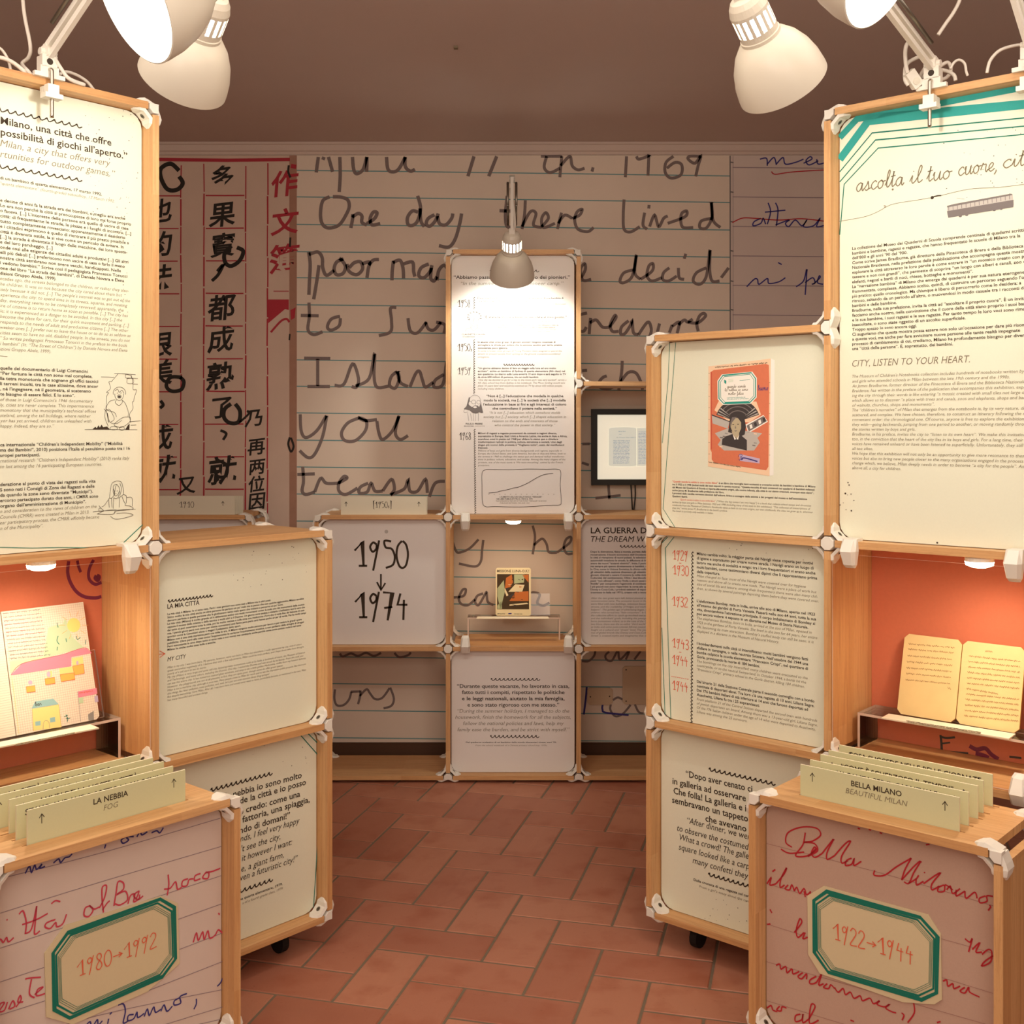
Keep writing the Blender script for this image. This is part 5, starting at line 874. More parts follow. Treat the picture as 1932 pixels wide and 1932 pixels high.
LA_, LB_ = (-1.833, 4.0525), (-1.159, 4.832)
hl1 = H-1.57; hl0 = H-2.574; CT = hl1+T2+.129
lc = [(348.8, 1451.7), (326, 1444.9), (308.6, 1436.2), (288, 1429.3), (264.4, 1422.8)]; ll = [(51, 1529), (30, 1519.6), (17, 1508.6), (-2, 1499), (-24, 1492)]
RA_, RB_ = (1.0157, 4.843), (1.7747, 4.178); hr1 = H-1.559; hr0 = H-2.558
rl = [(1510.7, 1442.2), (1528.9, 1434.6), (1548.3, 1423.7), (1563.8, 1416), (1583.6, 1406)]; rr_ = [(1810.8, 1504), (1827.9, 1492.6), (1845.3, 1481.3), (1855.6, 1471.4), (1873, 1459.7)]
F0 = Frame(*LA_, *LB_); CTL = CT; wsl = slot_ws(F0, lc, CTL); F1 = Frame(*RA_, *RB_)
CTR = hr1+T2+.129; wsr = [(F1.uw(at_height(*a, CTR))[1]+F1.uw(at_height(*c, CTR))[1])/2 for a, c in zip(rl, rr_)]
bl, FBL, wl_, mb, pl = card_box('left card box with the 1980 to 1992 label on lined paper', LA_, LB_, hl0, hl1, 'boxl', .52, wsl)
X = lambda x: x/2.54
Y = lambda y: 1520+y/2.54
for q in ([(0,350),(500,222),(1055,60)], [(0,515),(500,360),(1060,195)], [(0,683),(500,520),(1060,335)], [(0,845),(210,775)], [(852,545),(1062,470)], [(0,1003),(215,935)], [(856,690),(1065,610)], [(700,890),(1070,745)], [(0,1160),(450,1010),(1072,880)], [(560,1135),(1075,1020)], [(0,1320),(500,1140),(1080,960)]):
    mb.strokepx(pl, [(X(x), Y(y)) for x, y in q], 1.3, .0012, 'rule')
def hand(q, wd, m, n=.0016): mb.strokepx(pl, [(X(x), Y(y)) for x, y in q], wd, n, m)
for q in ([(-30,655),(0,640),(15,655),(30,632),(40,652),(65,632)], [(90,520),(110,505),(125,560),(120,615)], [(120,612),(150,590),(175,480)], [(175,480),(168,560),(165,615),(190,600)], [(105,570),(175,545),(228,516)], [(265,545),(225,560),(215,580),(240,588),(265,560),(272,580),(300,565),(318,520)], [(245,470),(265,455),(288,460)],
          [(430,480),(408,490),(402,525),(425,530),(445,500),(430,480),(450,495),(475,485)], [(475,490),(500,440),(510,385),(490,390),(488,440),(495,512)], [(490,500),(510,470),(525,455)], [(545,480),(555,420),(565,365),(590,370),(590,400),(560,425),(600,410),(610,450),(575,475),(550,470)], [(612,470),(625,430),(645,425),(640,460),(665,445),(668,425)], [(650,450),(665,410),(640,430),(660,450),(685,432)],
          [(805,330),(808,380),(800,430)], [(785,400),(815,395),(840,365),(850,400),(870,390)], [(900,350),(875,360),(872,385),(895,382),(905,355),(925,350)], [(960,325),(935,335),(932,358),(960,350)], [(985,320),(970,345),(995,348),(1000,322),(985,320),(1015,315),(1055,300)],
          [(925,655),(940,610),(950,645),(970,605),(978,640),(995,600),(1005,635),(1030,620),(1045,595),(1065,610)], [(1045,515),(1052,522)], [(30,548),(36,545)],
          [(-10,990),(20,945),(0,950),(-5,985),(20,980),(35,940)], [(40,975),(60,935),(70,960),(45,975)], [(75,965),(100,930),(95,910),(85,940),(110,940)], [(120,830),(145,825),(195,822)], [(150,830),(140,900),(165,920)], [(165,905),(205,870),(180,880),(175,910),(215,900)]): hand(q, 3.0, 'pinkpen')
for q in ([(120,325),(140,290),(150,320),(165,285),(175,305),(200,280),(190,300),(215,290)], [(255,275),(280,255),(290,272),(310,250),(330,245),(345,230)], [(500,205),(506,185)], [(600,150),(580,165),(590,180),(615,165),(605,150),(640,148)], [(655,150),(670,125),(680,140),(705,125)], [(725,130),(750,120),(765,130),(782,105)],
          [(405,1060),(430,1035),(440,1062),(465,1025),(470,1050),(490,1030)], [(525,1000),(535,990)], [(515,1045),(520,1020)], [(565,955),(590,950),(600,985),(590,1040),(615,1030)], [(640,1000),(615,1005),(612,1030),(640,1020),(655,990),(660,1015),(690,995)], [(690,1010),(705,975),(715,1005),(735,965),(745,990),(770,975)], [(770,985),(785,955),(800,985),(825,960)], [(860,920),(835,935),(835,955),(865,945),(862,915),(895,900)], [(940,925),(940,950),(928,975)], [(1040,865),(1055,850),(1068,825),(1072,850)]): hand(q, 2.8, 'bluepen')
mb.build('front_panel', bl)
def sticker(root, pl, outer, ring, txt, x0, y0, x1, h):
    c = (sum(p[0] for p in ring)/len(ring), sum(p[1] for p in ring)/len(ring)); mb = MB()
    mb.prism(pl, [pl.px(*p) for p in outer], .001, .006, 'sticker')
    for s, wd, m in ((1.0, 6.6, 'green'), (.935, 3.6, 'green'), (.89, .8, 'green'), (.866, .8, 'green'), (.842, .8, 'green')):
        cc = pl.px(*c); q = [pl.px(*p) for p in ring]; d = 1-s
        w_ = max(p[0] for p in q)-min(p[0] for p in q); ins = d*w_*.36
        out = []
        for p in q:
            v = Vector(p)-Vector(cc); out.append((p[0]-math.copysign(min(abs(v.x), ins), v.x), p[1]-math.copysign(min(abs(v.y), ins), v.y)))
        mb.ribbon(pl, out, wd*pl.scale(*c), .0075, m, True)
    pen(mb, pl, txt, x0, y0, x1, h, 1.9, 'redink', .0078, HD)
    mb.build('date_label', root)
sticker(bl, pl, [(83, 1798), (122, 1745), (303, 1690), (333.5, 1703.5), (337.5, 1817), (277, 1870), (136, 1932), (86, 1918)],
        [(98.5, 1797), (126, 1759), (300.5, 1695.5), (327, 1711), (329.5, 1808), (305, 1841.5), (130, 1919.5), (101, 1904)], '1980>1992', 143.5, 1844, 295, 31)
br, FBR, wr_, mb, pl = card_box('right card box with the 1922 to 1944 label and Bella Milano in red pen', RA_, RB_, hr0, hr1, 'boxr', .52, wsr)
X = lambda x: 1430+x/2.175
Y = lambda y: 1520+y/2.175
for q in ([(36,155),(500,275),(965,410)], [(36,320),(210,370)], [(750,545),(965,605)], [(36,485),(210,540)], [(36,640),(300,715),(965,905)], [(36,800),(500,940),(965,1070)], [(755,705),(965,770)]): mb.strokepx(pl, [(X(x), Y(y)) for x, y in q], 1.0, .0012, 'rulefaint')
for q in ([(195,110),(185,160),(155,205),(205,205),(240,175)], [(140,170),(115,150),(125,110),(180,88),(240,92),(258,120),(225,145),(190,150),(232,155),(245,185),(205,208)], [(95,178),(130,195),(190,190)],
          [(215,200),(240,180),(232,170),(220,195),(235,212),(265,195)], [(265,195),(300,150),(310,140),(285,190),(285,220),(315,205)], [(315,205),(360,155),(380,148),(345,205),(345,235),(370,225)], [(385,215),(365,225),(360,245),(385,240),(395,218),(395,245),(425,228)],
          [(480,265),(478,285),(520,285),(570,250),(630,215)], [(630,215),(605,260),(590,305)], [(590,305),(640,250),(668,228),(640,275),(620,318),(600,312)], [(620,318),(650,300),(660,285)], [(650,300),(652,325),(680,310)], [(682,272),(686,276)], [(680,320),(730,285),(748,278),(715,320),(715,345),(745,330)], [(765,325),(742,335),(740,352),(765,350),(770,325),(800,345)],
          [(775,345),(790,330),(800,360),(830,340)], [(815,345),(815,370),(850,350)], [(850,350),(855,380),(890,355),(900,380)], [(935,370),(910,380),(912,398),(940,392),(940,370),(965,372)], [(950,408),(955,415),(945,430)],
          [(60,270),(72,262)], [(38,320),(55,295),(50,325),(75,320)], [(75,320),(108,280),(118,255),(95,300),(92,335),(110,325)], [(125,325),(112,340),(130,345),(140,325),(150,350)], [(150,350),(160,335),(172,360),(190,340),(200,365),(215,355)], [(190,350),(195,375)], [(215,350),(218,370)],
          [(150,520),(180,480),(172,465),(158,510),(165,540),(190,520)], [(195,520),(185,545),(205,540)], [(50,425),(58,440)], [(38,487),(52,485)],
          [(75,655),(90,650),(95,670),(115,660),(120,685),(140,670),(145,690),(170,680)], [(185,685),(165,700),(180,710),(200,690),(200,712)], [(240,700),(215,715),(215,730),(240,725),(262,690),(250,735),(270,730)], [(285,730),(270,745),(290,750),(300,735),(315,750)], [(315,745),(330,765),(350,750),(360,775),(380,765),(395,790),(420,780),(430,800),(460,790),(475,812),(500,800)], [(500,800),(490,815),(520,825),(540,815),(525,830),(550,845),(568,850)], [(590,850),(600,860),(592,880)], [(640,810),(642,850),(615,890)],
          [(850,545),(870,560),(880,545),(865,600)], [(880,590),(900,570),(910,565),(895,600),(920,600)], [(920,610),(945,590),(960,600),(955,640),(920,658),(930,640),(965,615)], [(760,720),(775,715),(780,740),(800,730),(805,750),(830,740)], [(850,745),(830,760),(850,768),(865,745),(870,765),(910,785)],
          [(38,830),(55,820),(62,838),(80,845)], [(90,822),(78,838),(95,842),(100,825),(118,830)], [(175,855),(155,862),(155,885),(180,878),(185,855),(185,890),(210,875)], [(210,875),(235,825),(220,815),(212,860),(215,895),(250,880)], [(380,880),(395,885)], [(735,890),(750,885)],
          [(410,92),(420,96)], [(455,97),(465,100)], [(500,110),(510,114)], [(690,160),(705,158)]): mb.strokepx(pl, [(X(x), Y(y)) for x, y in q], 2.8, .0016, 'redpen')
mb.build('front_panel', br)
sticker(br, pl, [(1524.5, 1689), (1555, 1671), (1752, 1725), (1776, 1762), (1778, 1885), (1764, 1894), (1705, 1890), (1548, 1836), (1526, 1800)],
        [(1537, 1698), (1561, 1681), (1738, 1730), (1770, 1766), (1768, 1872), (1740, 1885), (1564, 1833), (1538, 1796)], '1922>1944', 1573, 1772, 1726, 33)
def card(F, u0, u1, w_, v0, v1, name_, label, group, m='cardg', edge='carde', lines=(), arrows=True, loc=None):
    c = F.at((u0+u1)/2, v0, w_); mb = MB(); pl = F.plane(w_-.0035)
    mb.prism(pl, [(u0, v0), (u1, v0), (u1, v1), (u0, v1)], -.007, 0, m, edge)
    wd = u1-u0
    for s, b0, size, st in lines:
        sh, off, mm = STY[st]; v, f, x0, x1 = glyphs(s, sh, off); L_ = (x1-x0)*size; put(mb, pl, s, (u0+u1)/2-L_/2, b0, size, st, .0008)
    if arrows:
        for a in (u0+.055, u1-.055):
            t = v1-.026; mb.ribbon(pl, [(a, t-.036), (a, t)], .0028, .0008, 'ink'); mb.ribbon(pl, [(a-.010, t-.014), (a, t), (a+.010, t-.014)], .0028, .0008, 'ink')
    return tag(mb.build(name_, None, c*P), label, 'card', group)
ltx = ['LA NEBBIA', 'STAVO ANDANDO SOTTO LA MACCHINA', 'I MURI DELLA NOSTRA CITTÀ', 'QUANDO SONO A CASA DA SOLO', 'LA CITTÀ OFFRE POCO SPAZIO']
rtx = ['BELLA MILANO', 'VACANZA PER IL CARNEVALE', '“COME È SCHERZOSO IL TEMPO!”', '', 'COSA SUCCEDE NELLE BELLE GIORNATE']
ords = ['front card reading %s', 'card just behind the front one, reading %s', 'middle card of five, reading %s', 'fourth card from the front, reading %s', 'rearmost card reading %s']
for i in range(5):
    for F, ws, A_, B_, ct, hb_, tx, side in ((FBL, wsl, ll, lc, CTL, hl1, ltx, 'left'), (FBR, wsr, rl, rr_, CTR, hr1, rtx, 'right')):
        pp = F.plane(ws[i]); u0 = pp.px(*A_[i])[0]; u1 = pp.px(*B_[i])[0]
        if side == 'left' and i > 2: u0 = u1-.725
        lines = [(tx[i], ct-.044, .0315, 'b')] if tx[i] else []
        if i == 0: lines.append(('FOG' if side == 'left' else 'BEAUTIFUL MILAN', ct-.078, .0315, 'i'))
        lb = (ords[i] % tx[i] if tx[i] else 'fourth card from the front, blank strip showing')+' in the %s box' % side
        card(F, u0, u1, ws[i], hb_+T2-.022, ct, 'index_card', lb, 'pale green cards in the %s box' % side, lines=lines)
# ivory date cards on top of the back units
pc = FC.plane(.06); u0, b1 = pc.px(643.5, 937); u1, _ = pc.px(804.5, 937)
def datecard(F, w_, xa, xb, ya, txt, tx, lab, v0, arrows):
    pp = F.plane(w_); u0 = pp.px(xa, ya)[0]; u1, v1 = pp.px(xb, ya); mb = MB(); p2 = F.plane(w_-.003)
    mb.prism(p2, [(u0, v0), (u1, v0), (u1, v1), (u0, v1)], -.006, 0, 'cardw')
    if txt: pen(mb, p2, txt, tx[0], tx[2], tx[1], tx[3], .9, 'ink', .0008, HD)
    for x, y in arrows: mb.strokepx(p2, [(x, y+8.5), (x, y)], .9, .0008, 'ink', False); mb.strokepx(p2, [(x-2.6, y+3.6), (x, y), (x+2.6, y+3.6)], .9, .0008, 'ink', False)
    return tag(mb.build('date_card', None, F.at((u0+u1)/2, v0, w_)*P), lab, 'card', 'ivory date cards on the back units')
vt = CL[2]+T2
datecard(FC, .05, 643.5, 804.3, 937, '[1950s]', (704, 739, 958, 11.5), 'ivory card reading [1950s] standing on the centre unit', vt, ((653, 947), (790.3, 947)))
datecard(FC, .075, 645, 806.3, 936.6, '', None, 'blank ivory card right behind the [1950s] card', vt, ())
datecard(FF, .05, 262, 443.5, 935.5, '1910', (338, 366.5, 957.5, 11.2), 'ivory card reading 1910 on the far left unit', vt, ((420.5, 946),))
for k, nm in enumerate(('second', 'third', 'fourth', 'rearmost')): datecard(FF, .085+k*.035, 264, 447+k*3.9, 935.4, '', None, '%s ivory card of the stack behind the 1910 card' % nm, vt, ())

# ---------------------------------------------------------------- things shown in the showcases
def lean(F, bottom, top, w_top):
    a, v_t = F.plane(w_top).px(*top)                     # same u at top and bottom
    side = Plane(F.at(a, 0, 0), (-F.d.y, F.d.x, 0), (0, 0, 1)); wb, vb = side.px(*bottom)
    return a, vb, wb, v_t, w_top
def tilted(F, a, vb, wb, vt_, wt): O = F.at(a, vb, wb); return Plane(O, (F.d.x, F.d.y, 0), F.at(a, vt_, wt)-O)
def stand(label, F, u0, u1, v0, v1, w0, w1, nb):
    """clear bridge: top plate, two legs and a slanted back rest"""
    root = thing('acrylic_stand', label, 'stand', F.at((u0+u1)/2, v0, (w0+w1)/2), 'clear acrylic stands'); t = .012
    def slab(name, c):
        mb = MB(); q = [(0,3,2,1),(4,5,6,7),(0,1,5,4),(1,2,6,5),(2,3,7,6),(3,0,4,7)]
        big = sorted(q, key=lambda f: -((c[f[1]]-c[f[0]]).length*(c[f[2]]-c[f[1]]).length))[:2]
        for f in q: mb.face([c[i] for i in f], 'acrylic' if f in big else 'acredge')
        mb.build(name, root)
    bx = lambda a, c, d, e, f, g: [F.at(a,d,f),F.at(c,d,f),F.at(c,d,g),F.at(a,d,g),F.at(a,e,f),F.at(c,e,f),F.at(c,e,g),F.at(a,e,g)]
    slab('top_plate', bx(u0, u1, v1-t, v1, w0, w1)); slab('leg', bx(u0, u0+t, v0, v1-t, w0, w1)); slab('leg', bx(u1-t, u1, v0, v1-t, w0, w1))
    a0, a1, vb, wb, vt2, wt = nb
    slab('back_rest', [F.at(a0,vb,wb+.012),F.at(a1,vb,wb+.012),F.at(a1,vb,wb+.022),F.at(a0,vb,wb+.022),F.at(a0,vt2,wt+.012),F.at(a1,vt2,wt+.012),F.at(a1,vt2,wt+.022),F.at(a0,vt2,wt+.022)])
# left: squared exercise book with a drawn town
a, vb, wb, v_t, wt = lean(FL, (188, 1356), (157, 1135.7), .415)
pl = tilted(FL, a, vb, wb, v_t, wt); X = lambda x: x/4.39; Y = lambda y: 1020+y/4.39
nbk = thing('open_notebook', 'open squared exercise book with a crayon town, leaning in the left showcase', 'notebook', pl.at(-.25, 0))
hgt = pl.px(157, 1135.7)[1]; aL = pl.px(1.5, 1152)[0]
mb = MB(); mb.prism(pl, [(aL, .0), (-.015, .0), (0, .012), (0, hgt), (aL, hgt)], -.012, 0, 'page')
gr = .0105; k = 0
while aL+k*gr < -.006: mb.ribbon(pl, [(aL+k*gr, .004), (aL+k*gr, hgt-.004)], .0011, .0005, 'gridline'); k += 1
k = 1
while k*gr < hgt-.004: mb.ribbon(pl, [(aL+.002, k*gr), (-.003, k*gr)], .0011, .0005, 'gridline'); k += 1
def cr(q, m, n=.0008): mb.flatpx(pl, [(X(x), Y(y)) for x, y in q], n, m)
def cs(q, m, wd=.7, n=.0016, sm=True): mb.strokepx(pl, [(X(x), Y(y)) for x, y in q], wd, n, m, sm)
cr([(80,1000),(360,960),(400,720),(520,690),(540,640),(600,800),(700,890),(560,920),(170,1020),(85,1095)], 'lightgreen', .0007)
cr(ell(610,700,55,60), 'sun'); [cs([(610+70*math.cos(t_), 700+75*math.sin(t_)), (610+120*math.cos(t_), 700+120*math.sin(t_))], 'winorange', .7, .0012, False) for t_ in [i*.628 for i in range(10)]]
cr([(90,1112),(180,1020),(420,965),(530,940),(660,895),(715,890),(760,932),(590,965),(590,1040),(100,1115)], 'pink', .0010); cs([(90,1112),(180,1020),(420,965),(530,940),(660,895),(715,890),(760,932)], 'pinkpen', .7)
for q in ([(215,1210),(288,1200),(292,1250),(220,1260)], [(370,1145),(452,1132),(456,1182),(375,1195)], [(495,1110),(615,1095),(620,1150),(505,1170)], [(600,1040),(690,1022),(698,1100),(615,1115)]): cr(q, 'winorange', .0010); cs(q+[q[0]], 'redink', .6, .0016, False)
for q in ([(388,1090),(430,1080),(430,1130),(388,1138)], [(490,1060),(605,1042),(612,1092),(495,1108)], [(595,975),(685,960),(690,1018),(600,1036)]): cr(q, 'yellow', .0009)
for c in ((402,1108,16,24),(640,1012,10,18),(250,1175,18,18)): cr(ell(*c), 'lilac', .0012)
cr([(260,1392),(290,1332),(440,1308),(485,1355)], 'skyblue', .0010); cr([(265,1395),(485,1358),(508,1545),(275,1575)], 'yellow', .0009); cs([(265,1395),(275,1575)], 'oldedge'); cs([(485,1358),(508,1545)], 'oldedge'); pen(mb, pl, 'bar', X(292), Y(1372), X(345), 4, .8, 'ink', .0016)
cr([(290,1500),(335,1492),(335,1530),(292,1535)], 'skyblue', .0012); cr([(412,1468),(455,1460),(458,1500),(415,1508)], 'skyblue', .0012); cs([(355,1565),(362,1505),(385,1490),(405,1510),(410,1555)], 'grey2')
cr([(640,1250),(800,1220),(805,1270),(650,1300)], 'pink', .0010); cs([(642,1250),(668,1500)], 'grey2'); cr([(650,1305),(688,1298),(690,1345),(655,1350)], 'lightgreen', .0012); cr([(728,1440),(775,1410),(778,1485),(732,1490)], 'grey2', .0010); cr([(780,1290),(808,1280),(815,1335),(785,1340)], 'lilac', .0012); scribble(mb, pl, X(655), Y(1262), X(770), Y(1245), 2.4, .8, 'redink', .0016)
for q in ([(545,1440),(560,1475),(555,1500)], [(545,1475),(580,1470)], [(530,1460),(560,1445)]): cs(q, 'green', 1.2)
for q in ([(470,680),(480,720)], [(480,790),(470,830),(490,860)], [(545,810),(550,840)], [(630,790),(640,820),(665,800)], [(710,820),(705,860)], [(475,880),(470,910)]): cs(q, 'green', 1.3)
cs([(95,1125),(120,1300),(155,1600)], 'yellow', .9); cs([(755,960),(800,1220)], 'redink', .6)
for k in range(13): scribble(mb, pl, X(20+k*5.5), Y(606+k*31), X(330+k*7 if k else 330), Y(572+k*31), 2.6, .65, 'pinkpen' if k in (2, 3, 5, 6) else 'mgrey', .0016)
mb.build('right_page', nbk)
mb = MB(); mb.prism(pl, [(aL-.5, .0), (aL-.004, .0), (aL-.004, hgt), (aL-.5, hgt)], -.012, 0, 'page'); k = 1
while k*gr < hgt-.004: mb.ribbon(pl, [(aL-.49, k*gr), (aL-.006, k*gr)], .0011, .0005, 'gridline'); k += 1
mb.build('left_page', nbk)
v0 = LL[1]+T2; stand('clear acrylic stand in the left showcase under the open exercise book', FL, .30, LC[1]-.045, v0, vb-.004, .228, .43, (LC[1]-.62, LC[1]-.10, vb, wb, vb+.30, wb+(wt-wb)*.30/(v_t-vb)))
def strip(label, F, v, q):
    pts = [at_height(x, y, v) for x, y in q]; c = sum(pts, Vector())/len(pts); mb = MB(); t = .006
    if (pts[1]-pts[0]).cross(pts[2]-pts[1]).z < 0: pts = pts[::-1]
    mb.face([p+Vector((0,0,t)) for p in pts], 'strip'); mb.face(pts[::-1], 'strip')
    for i in range(4): a_, b_ = pts[i], pts[(i+1) % 4]; mb.face([a_, b_, b_+Vector((0,0,t)), a_+Vector((0,0,t))], 'strip')
    top = Plane(pts[0]+Vector((0,0,t+.0008)), pts[1]-pts[0], pts[3]-pts[0])
    return mb, top, c, label
mb, top, c, lab = strip('white caption strip on the left showcase stand', FL, vb-.003, [(-70, 1425), (-70, 1416), (170, 1369), (187, 1375.5)])
for j in range(2): scribble(mb, Plane(c+Vector((0,0,.0072)), (FL.d.x, FL.d.y, 0), (-FL.d.y, FL.d.x, 0)), 30, 1407-j*2, 140, 1384-j*2, 1.2, .5, 'grey', .0)
tag(mb.build('caption_strip', None, c*P), lab, 'caption strip', 'caption strips')
# right: yellowed notebook
a, vb, wb, v_t, wt = lean(FR, (1692, 1345.7), (1707.4, 1195), .415)
pl = tilted(FR, a, vb, wb, v_t, wt); X = lambda x: 1540+x/4.39; Y = lambda y: 1020+y/4.39
nbk = thing('open_notebook', 'open yellowed notebook with faded brown handwriting, leaning in the right showcase', 'notebook', pl.at(.25, 0))
hgt = pl.px(1707.4, 1195)[1]; aM = (pl.px(X(1205), Y(808))[0]+pl.px(X(1165), Y(1500))[0])/2; aE = pl.px(X(1721), Y(868))[0]; aE2 = pl.px(X(1697), Y(1580))[0]; aE = (aE+aE2)/2
for nm, p0, p1 in (('left_page', .0, aM-.002), ('right_page', aM+.002, aE)):
    mb = MB(); r = .02; q = [(p0+r, 0), (p1-r, 0), (p1, r), (p1, hgt-r), (p1-r, hgt), (p0+r, hgt), (p0, hgt-r), (p0, r)]
    mb.prism(pl, q, -.014, 0, 'oldpage', 'oldedge')
    if nm == 'left_page':
        for k, y in enumerate((862, 905, 960, 1010, 1060, 1108, 1160)): scribble(mb, pl, X(765-k*4), Y(y-8), X(1145-k*6), Y(y+25), 3.2, .75, 'oldink', .0012)
        scribble(mb, pl, X(1090), Y(1215), X(1120), Y(1235), 4, .8, 'oldink', .0012)
    else:
        scribble(mb, pl, X(1400), Y(915), X(1460), Y(920), 2.6, .8, 'oldink', .0012)
        for k in range(12): scribble(mb, pl, X(1265-k*3.4), Y(955+k*45), X(1690-k*1.5-(170 if k == 6 else 0)), Y(1000+k*45), 3.2, .85, 'oldink', .0012)
    mb.build(nm, nbk)
v0 = RL[1]+T2; stand('clear acrylic stand in the right showcase under the yellowed notebook', FR, RC[1]+.045, RC[1]+.86, v0, vb-.004, .228, .43, (a+.02, a+.62, vb, wb, vb+.30, wb+(wt-wb)*.30/(v_t-vb)))
mb, top, c, lab = strip('white caption strip on the right showcase stand', FR, vb-.003, [(X(540), Y(1476)), (X(600), Y(1443)), (X(1650), Y(1610)), (X(1597), Y(1650))])
for j in range(2): scribble(mb, Plane(c+Vector((0,0,.0072)), (FR.d.x, FR.d.y, 0), (-FR.d.y, FR.d.x, 0)), X(750), Y(1492+j*9), X(1360), Y(1588+j*9), 1.2, .5, 'grey', .0)
tag(mb.build('caption_strip', None, c*P), lab, 'caption strip', 'caption strips')
# centre: small picture booklet
a, vb, wb, v_t, wt = lean(FC, (935.2, 1161.7), (935.2, 1071.3), .44); wb = .36; vb = FC.plane(.36).px(935, 1161.7)[1]
pl = tilted(FC, a, vb, wb, v_t, wt); X = lambda x: 820+x/4.6; Y = lambda y: 960+y/4.6
mb = MB(); wq = pl.px(1001.7, 1110)[0]-pl.px(935.2, 1110)[0]; a0 = pl.px(935.2, 1110)[0]; hq = pl.px(960, 1071.3)[1]; r = .012
mb.prism(pl, [(a0+r, 0), (a0+wq-r, 0), (a0+wq, r), (a0+wq, hq-r), (a0+wq-r, hq), (a0+r, hq), (a0, hq-r), (a0, r)], -.012, 0, 'bkcream')
def bp_(q, m, n): mb.flatpx(pl, [(X(x), Y(y)) for x, y in q], n, m)
bp_([(542,567),(818,567),(820,872),(542,872)], 'bkbrown', .0008)
for q, m in (([(570,870),(545,760),(545,690),(600,620),(610,720),(590,800)], 'bkgreen'), ([(610,690),(620,600),(670,570),(680,640),(650,680)], 'bkorange'), ([(690,570),(780,570),(775,640),(690,650)], 'bkgreen'), ([(640,720),(700,655),(780,660),(760,720)], 'bkcream'), ([(700,720),(815,715),(815,800),(650,800)], 'bkorange'), ([(640,760),(690,730),(700,780)], 'dgrey'), ([(650,830),(800,815),(815,825),(650,842)], 'bkcream'), ([(760,575),(815,570),(815,640)], 'bkorange'), ([(545,840),(580,800),(585,868),(545,870)], 'bkgreen'), ([(600,700),(612,690),(640,750),(625,760)], 'bkcream')): bp_(q, m, .0012)
for k in range(14): x = random.uniform(600, 800); y = random.uniform(600, 840); bp_([(x, y), (x+random.uniform(10, 50), y+random.uniform(-8, 8)), (x+random.uniform(0, 30), y+random.uniform(6, 16))], random.choice(('bkbrown', 'bkorange', 'bkcream', 'dgrey')), .0016)
oneline(mb, pl, 'MISSIONE LUNA-O.K.!', X(542), Y(550), X(820), 4.6, 'b', m='bkbrown')
bp_([(640,905),(668,904),(668,914),(640,915)], 'bluepen', .0012); scribble(mb, pl, X(545), Y(910), X(610), Y(910), 1.2, .6, 'grey'); scribble(mb, pl, X(690), Y(912), X(760), Y(912), 1.2, .6, 'grey')
tag(mb.build('booklet', None, pl.at(a0+wq/2, 0)*P), 'small cream booklet with a brown picture cover in the centre showcase', 'booklet')
v0 = CL[1]+T2; us0, us1 = FC.plane(.30).px(882, 1171)[0], FC.plane(.30).px(1057, 1171)[0]
stand('clear acrylic stand in the centre showcase under the small booklet', FC, us0, us1, v0, vb-.004, .30, .45, (a0-.02, a0+wq+.02, vb, wb, vb+.17, wb+(wt-wb)*.17/(v_t-vb)))
mb, top, c, lab = strip('white caption strip on the centre showcase stand', FC, vb-.003, [(898.7, 1168), (901, 1164.5), (1034, 1164.5), (1036.5, 1168)]); tag(mb.build('caption_strip', None, c*P), lab, 'caption strip', 'caption strips')
# back boards of the showcases
mb, pl = backboard(FL, left, LC[0], LC[1], LL[1], LL[2], 'orange'); X = lambda x: x/4.39; Y = lambda y: 1020+y/4.39
for q, wd in ([[(568,170),(560,260),(580,340),(630,420),(700,465),(790,475),(838,462)], 6.5], [[(640,165),(650,215),(668,262)], 5.5], [[(775,160),(745,215),(732,280),(745,330),(790,362),(840,345)], 6], [[(800,290),(790,310),(810,325),(818,300),(800,292)], 8]): mb.strokepx(pl, [(X(x), max(1052, Y(y))) for x, y in q], wd, .001, 'purple')
mb.build('showcase_back', left)
mb, pl = backboard(FR, right, RC[1], RC[2], RL[1], RL[2], 'orange'); X = lambda x: 1540+x/4.39; Y = lambda y: 1020+y/4.39
for q, wd, m in ([[(1030,1610),(1038,1680),(1040,1735)], 4.5, 'dgrey'], [[(1030,1622),(1080,1635),(1150,1628)], 4, 'dgrey'], [[(1040,1680),(1110,1672)], 3, 'dgrey'], [[(1070,1745),(1160,1752),(1260,1760)], 3.2, 'dgrey'], [[(1270,1700),(1330,1730),(1400,1720),(1450,1770),(1510,1810)], 8, 'purple'], [[(1320,1760),(1390,1780),(1430,1800)], 8, 'purple'], [[(1600,1790),(1700,1800)], 4, 'dgrey']): mb.strokepx(pl, [(X(x), Y(y)) for x, y in q], wd, .001, m)
mb.build('showcase_back', right)
def puck(label, F, u, v, w_, power):
    c = F.at(u, v, w_); root = thing('puck_light', label, 'puck light', c, 'puck lights under the showcase tops')
    mb = MB(); mb.lathe(c, (0, 0, -1), [(0, 0), (.055, 0), (.06, .006), (.06, .022)], 'plastic', 24); mb.build('housing', root, smooth=False)
    mb = MB(); mb.lathe(c-Vector((0, 0, .022)), (0, 0, -1), [(.06, 0), (.056, .016), (.03, .026), (0, .028)], 'led', 24); mb.build('lens', root, smooth=True)
    l = bpy.data.lights.new('puck_glow', 'SPOT'); l.energy = power; l.color = (1.0, .84, .66); l.spot_size = 2.9; l.spot_blend = .8; l.shadow_soft_size = .03
    o = bpy.data.objects.new('puck_glow', l); COL.objects.link(o); o.parent = root; o.location = (0, 0, -.06*P)
